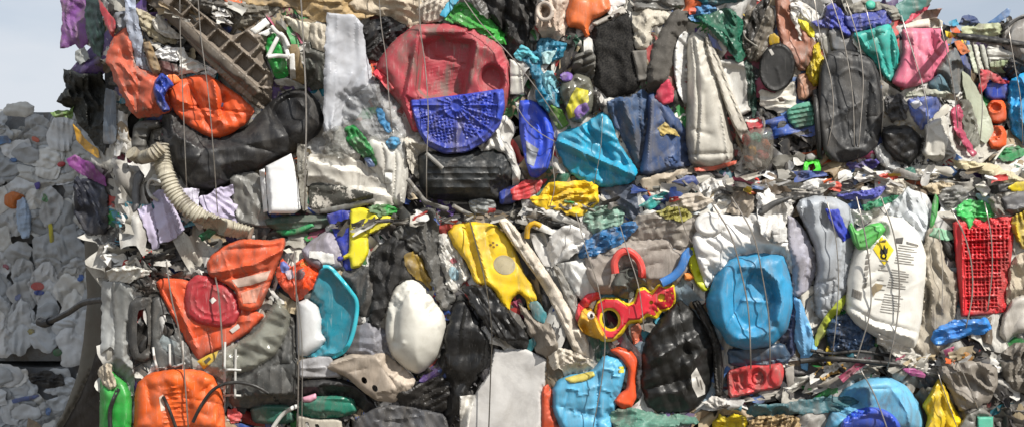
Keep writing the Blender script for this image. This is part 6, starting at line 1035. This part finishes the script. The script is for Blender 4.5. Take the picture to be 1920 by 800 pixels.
it('tan_reeds', 'scrap', 'bunch of tan and cream torn strips at the bottom edge', [(1404, 786), (1430, 778), (1470, 776), (1500, 780), (1500, 815), (1404, 815)], 'b39a70', b=8, cr=9, cf=10, sm=0, F=[('w', 15, 9, 5, None)])
it('grey_sack', 'sack', 'dull grey crumpled sack beside the yellow container', [(1756, 690), (1780, 674), (1830, 676), (1868, 684), (1872, 720), (1858, 752), (1828, 764), (1800, 770), (1784, 740)], '827b72', b=18, r=20, cr=10, cf=28, dirt=.3)
it('grey_sack', 'sack', 'darker crumpled sack at the picture edge, lowest tier', [(1872, 668), (1896, 644), (1930, 640), (1960, 650), (1960, 735), (1912, 738), (1884, 716)], '6b655c', b=18, r=18, cr=10, cf=22, dirt=.3)
it('clear_lid', 'lid', 'milky lid edge under the dull grey sack', [(1796, 800), (1812, 776), (1840, 762), (1862, 778), (1866, 815), (1800, 815)], 'a3a39c', b=8, r=8, cr=3, m='fl')
it('mint_box', 'box', 'small mint green box at the bottom edge', rect(1832, 780, 1862, 815), '5cc0a4', b=6, r=4, cr=.5, sm=0, dd=5)
it('black_ribs', 'grille', 'broken dark grey ribbed plastic at the bottom under the bumper', [(664, 786), (700, 764), (740, 756), (790, 766), (836, 776), (846, 815), (660, 815)], '45464a', b=12, r=8, cr=6, cf=26, ro=.4)
it('white_splinters', 'film', 'white torn film strip in the joint under the black sack', [(1316, 752), (1340, 740), (1362, 750), (1358, 762), (1330, 766)], 'd6d2cc', b=6, cr=7, cf=8, sm=0, dd=2)

# a few small torn bits lodged on top of the joints and between the pieces
scrap('crushed_scrap', [(band(SEAM1, -14, 16, 1190, 1900), 60, (6, 20), MIX+WH, 4, -2, 25), (band(SEAM1, -10, 10, 620, 1180), 60, (4, 12), DK+WH, 4, -2, 25), (band(SEAM2, -2, 14, 1490, 1900), 30, (6, 18), MIX+TN, 4, -12, 25), (W_(300, 0, 450, 40), 24, (4, 12), WH+TN, 4, 30, 30)], lab='small loose torn bits lodged over the joints between the bales', cat='scrap', mark=False, over=True)

# =============================== baling wires ===============================
WG = 'steel baling wires'
def wire(lab, pts, rad=1.5, col='a8a29a', taut=26, dd=1.2):
    return tube('baling_wire', 'wire', lab, pts, rad*.64, col, dd=dd, m='mt', ro=.35, dirt=.12, grp=WG, n=6, taut=taut, sm=10, step=9, mark=False, bury=20)
wire('wire passing over the orange bucket and lavender sheets, nearer the corner', [(337, -60), (338, 60), (342, 160), (346, 260), (350, 356)])
wire('wire running from the taupe tray over the orange bucket to the lavender sheet', [(368, -60), (376, 60), (390, 170), (399, 270), (408, 398)])
wire('wire beside the tall translucent sheet, over the black tub edge', [(560, -60), (568, 60), (574, 200), (573, 300), (571, 395)], rad=2.4)
wire('wire over the small black bag and the red tub rim', [(708, -60), (714, 40), (724, 110), (729, 180), (736, 250)])
wire('wire over the red tub and the blue lattice lid', [(784, -60), (788, 50), (798, 130), (803, 220), (800, 300), (800, 375)])
wire('slanting wire from the green film to the turquoise bag', [(850, -30), (900, 42), (960, 108), (1010, 172), (1054, 238)])
wire('thin wire over the blue oval dish to the turquoise bag', [(964, 190), (985, 225), (1016, 252), (1046, 268)], rad=1.3)
wire('thin wire hanging from the turquoise bag onto the yellow sheet', [(1042, 268), (1036, 300), (1040, 350), (1030, 390)], rad=1.3)
wire('thin wire across the front of the turquoise bag', [(1130, 214), (1126, 280), (1114, 345)], rad=1)
wire('wire on the black barrel end, nearest the yellow netting', [(1524, -20), (1540, 80), (1558, 150), (1562, 220), (1546, 298)])
wire('wire from the blue cloth down the middle of the barrel end', [(1552, -20), (1578, 60), (1592, 130), (1600, 200), (1602, 292)])
wire('wire near the outer side of the black barrel end', [(1582, -10), (1608, 70), (1618, 140), (1616, 200), (1608, 296)])
wire('wire on the teal box down to the small black tub', [(1622, 10), (1646, 110), (1656, 190), (1652, 260)], rad=1.3)
wire('wire over the white bar and pink tub to the white cup', [(1690, 30), (1712, 100), (1730, 160), (1740, 220), (1734, 290)], col='d0ccc6')
wire('wire between the pink tub and the grey canister', [(1762, 40), (1780, 120), (1790, 180), (1796, 240)], rad=1.5)
wire('wire over the royal blue can on the smaller bale', [(1822, 70), (1836, 140), (1842, 200), (1838, 260)], rad=1.3)
wire('wire over the dark beam and cyan bag', [(1890, 50), (1902, 120), (1914, 190), (1918, 270)], rad=1.3)
wire('wire from the orange box over the wire rack to the jerrycan', [(312, 490), (322, 560), (336, 620), (345, 690), (354, 815)], rad=2.2)
wire('wire over the red lid down to the standing wire rack', [(404, 520), (411, 560), (416, 630), (419, 690)], rad=2.4)
wire('wire over the orange printed bag beside the white lobed piece', [(552, 470), (556, 560), (560, 640), (558, 815)], rad=2.2)
wire('second wire running close beside the one over the orange bag', [(556, 540), (566, 640), (566, 815)], rad=1.3)
wire('wire over the yellow container wall and the marbled board', [(880, 412), (896, 470), (912, 540), (922, 620), (920, 700), (916, 815)], rad=1.8, col='6b6760')
wire('wire from the white wrapper over the toy frame and castle bucket', [(1080, 400), (1100, 470), (1122, 540), (1134, 620), (1130, 700), (1112, 800)])
wire('wire over the red ring and the toy frame', [(1162, 420), (1180, 480), (1198, 540), (1208, 620)], col='b8b4ae')
wire('short wire across the broken grey sheet', [(1270, 380), (1284, 430), (1300, 460)], rad=1.3)
wire('wire over the round white cap and the middle of the blue drum', [(1334, 380), (1370, 440), (1392, 520), (1404, 590), (1408, 690)], rad=2.2)
wire('wire over the ribbed container and the dent of the blue drum', [(1372, 370), (1412, 440), (1430, 520), (1442, 600), (1444, 690)], rad=2)
wire('wire down the tall grey canister to the clear blue bag', [(1548, 370), (1566, 440), (1572, 520), (1568, 600), (1560, 668)])
wire('wire over the green handle and the side of the labelled drum', [(1606, 370), (1622, 440), (1632, 520), (1630, 590), (1600, 690)], rad=2)
wire('wire over the printed side of the labelled drum', [(1652, 370), (1676, 440), (1686, 520), (1682, 600), (1664, 690)], rad=2)
wire('wire over the dusty beige sack', [(1760, 430), (1767, 500), (1766, 590)], rad=1.3)
wire('wire over the red lattice crate beside the black rolled mat', [(1782, 390), (1808, 440), (1822, 500), (1822, 560), (1808, 626)], rad=2)
wire('wire over the middle of the red lattice crate', [(1846, 380), (1858, 440), (1860, 510), (1850, 592)], rad=1.8)
wire('wire over the blue barrel and its screw cap', [(1612, 690), (1640, 740), (1668, 815)], rad=2, col='b5b1ab')
wire('wire over the crushed yellow container', [(1758, 696), (1776, 750), (1800, 815)], rad=1.3)
wire('wire over the dull grey sack', [(1796, 676), (1820, 730), (1836, 770)], rad=1.5)

# =============================== bales of white bags behind, in the shade ===============================
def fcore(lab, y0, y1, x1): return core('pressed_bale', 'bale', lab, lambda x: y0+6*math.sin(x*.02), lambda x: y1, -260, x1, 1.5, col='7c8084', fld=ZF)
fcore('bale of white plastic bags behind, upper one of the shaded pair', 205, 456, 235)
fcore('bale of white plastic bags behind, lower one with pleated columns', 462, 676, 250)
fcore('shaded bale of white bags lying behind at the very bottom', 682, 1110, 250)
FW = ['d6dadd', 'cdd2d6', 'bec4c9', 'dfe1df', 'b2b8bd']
rs = np.random.RandomState(5)
def pillow(lab, x, y, w, h, col, cr=7, grp=None, **k):
    n = 11; pts = [(x+w*math.cos(2*math.pi*i/n)*rs.uniform(.78, 1.12), y+h*math.sin(2*math.pi*i/n)*rs.uniform(.78, 1.12)) for i in range(n)]
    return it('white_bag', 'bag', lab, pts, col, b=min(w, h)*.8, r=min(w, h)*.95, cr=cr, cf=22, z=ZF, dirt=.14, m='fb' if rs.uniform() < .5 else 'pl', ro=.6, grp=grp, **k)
G1, G2, G3 = 'white bags pressed in the shaded upper bale behind', 'white bags pressed in the shaded lower bale behind', 'white bags in the shaded bottom bale behind'
def rag(lab, x, y, w, h, grp):
    n = 9; a0 = rs.uniform(0, 6); pts = [(x+w*math.cos(a0+2*math.pi*i/n)*rs.uniform(.6, 1.2), y+h*math.sin(a0+2*math.pi*i/n)*rs.uniform(.6, 1.2)) for i in range(n)]
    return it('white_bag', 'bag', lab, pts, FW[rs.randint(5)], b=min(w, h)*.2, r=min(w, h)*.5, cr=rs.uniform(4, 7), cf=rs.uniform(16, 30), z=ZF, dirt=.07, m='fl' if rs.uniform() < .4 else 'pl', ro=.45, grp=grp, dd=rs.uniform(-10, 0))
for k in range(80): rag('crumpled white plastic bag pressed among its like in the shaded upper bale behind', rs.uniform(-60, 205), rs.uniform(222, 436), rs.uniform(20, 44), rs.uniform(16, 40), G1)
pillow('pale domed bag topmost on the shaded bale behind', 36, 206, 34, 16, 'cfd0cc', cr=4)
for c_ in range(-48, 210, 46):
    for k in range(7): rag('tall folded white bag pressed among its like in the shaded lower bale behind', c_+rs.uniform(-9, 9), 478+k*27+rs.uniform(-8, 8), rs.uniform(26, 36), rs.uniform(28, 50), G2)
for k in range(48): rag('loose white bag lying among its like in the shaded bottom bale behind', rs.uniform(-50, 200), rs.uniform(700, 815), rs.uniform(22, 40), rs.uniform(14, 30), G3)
FZ = dict(z=ZF)
for k, (x_, y_, c_, l_) in enumerate([(24, 300, '4a78b4', 'small blue fleck of film on the shaded upper bale'), (66, 262, 'b8604a', 'small rust coloured scrap on the shaded upper bale'), (84, 372, '5a9a6a', 'small green fleck of film low on the shaded upper bale'), (34, 556, '7a86b0', 'faint blue fleck on the shaded lower bale'), (150, 520, '3a62a8', 'small blue scrap beside the grey tarp'), (58, 620, 'a8a060', 'dull yellow fleck on the shaded lower bale'), (12, 500, '8a4a5a', 'small maroon scrap on the shaded lower bale'), (90, 770, '6c8cc0', 'pale blue fleck on the shaded bottom bale')]):
    it('film_fleck', 'film', l_, ell(x_, y_, 8, 5, k*37, 7), c_, b=3, cr=4, cf=8, sm=0, **FZ)
it('orange_cup', 'cup', 'orange printed cup among the shaded white bags', [(8, 366), (24, 358), (46, 366), (44, 388), (22, 392), (8, 384)], 'c8702c', b=10, r=9, cr=2, **FZ)
it('blue_film', 'film', 'pale blue film tucked beside the topmost shaded bags', [(-10, 258), (14, 254), (22, 266), (0, 274), (-12, 270)], '6a94c8', b=5, cr=4, **FZ)
it('blue_white_bag', 'bag', 'pale blue-white tall bag in the shaded upper bale', [(30, 378), (44, 366), (58, 400), (56, 446), (40, 448), (32, 420)], 'a9c0dc', b=10, r=10, cr=5, cf=14, **FZ)
it('yellow_shard', 'shard', 'thin yellow shard between the shaded bales', [(90, 420), (98, 418), (102, 452), (94, 456)], 'c8c030', b=3, r=3, cr=1, **FZ)
it('red_cap', 'cap', 'small dull red cap on a shaded white bag', ell(115, 308, 8, 5, -10, 10), 'b04048', b=5, r=4, cr=0, sm=0, **FZ)
it('violet_shard', 'shard', 'small violet shard on the shaded upper bale', [(64, 344), (74, 340), (76, 352), (68, 356)], '4a4098', b=3, r=3, cr=1, **FZ)
o = it('printed_patch', 'label', 'red and blue printed patch on a pleated white bag', ell(70, 536, 13, 8, 0, 12), 'a84a44', b=2, r=4, cr=1, **FZ)
it('blue_mark', None, None, ell(73, 548, 10, 5, 0, 10), '2c4c9c', b=2, r=4, cr=0, par=o, z=ZF)
it('green_shard', 'shard', 'small green shard in the shaded lower bale', ell(108, 660, 9, 7, 0, 9), '2a7048', b=4, r=4, cr=2, **FZ)
it('black_film', 'film', 'black film between the shaded lower bales', [(52, 700), (90, 694), (120, 704), (122, 724), (84, 728), (56, 716)], '1c1d1f', b=6, cr=6, cf=16, **FZ)
it('blue_scrap', 'film', 'faint blue film strand in the shaded bottom bale', [(20, 748), (70, 738), (74, 744), (24, 756)], '5a6ca0', b=3, r=3, cr=2, **FZ)
ZM = np.full_like(ZB, -1.1)
it('grey_tarp', 'tarpaulin', 'tall dull grey tarp sheet hanging behind the stack corner', [(158, 446), (176, 440), (198, 452), (210, 480), (214, 600), (206, 815), (92, 815), (118, 776), (146, 700), (156, 640), (164, 560), (160, 500)], '6c6a62', b=6, r=12, cr=3, cf=60, z=ZM, m='fb', dirt=.2)
it('brown_flap', 'tarpaulin', 'dark brown sagging flap beside the grey tarp', [(186, 640), (214, 620), (214, 815), (110, 815), (146, 750), (168, 700)], '2b2520', b=8, r=10, cr=5, cf=40, z=ZM)
it('tan_fragment', 'card', 'tan cardboard fragment at the bottom behind the corner', [(48, 815), (52, 782), (70, 790), (88, 815)], 'a08a6a', b=4, r=4, cr=2, z=ZM, sm=0, d=-1.6)
o = tube('black_pole', 'pole', 'black pole with a blunt knuckle sticking out from the corner', [(76, 604), (98, 600), (130, 584), (160, 566), (214, 560)], 6.5, '26272a', d=[-.9, -.75, -.5, -.2], ro=.3)
tube('knuckle', None, None, [(74, 602), (84, 606), (94, 602)], 10, '222326', d=[-.9, -.88, -.85], par=o)
press()
finish()
print('objects', len(bpy.data.objects), 'meshverts', sum(len(m.vertices) for m in bpy.data.meshes))
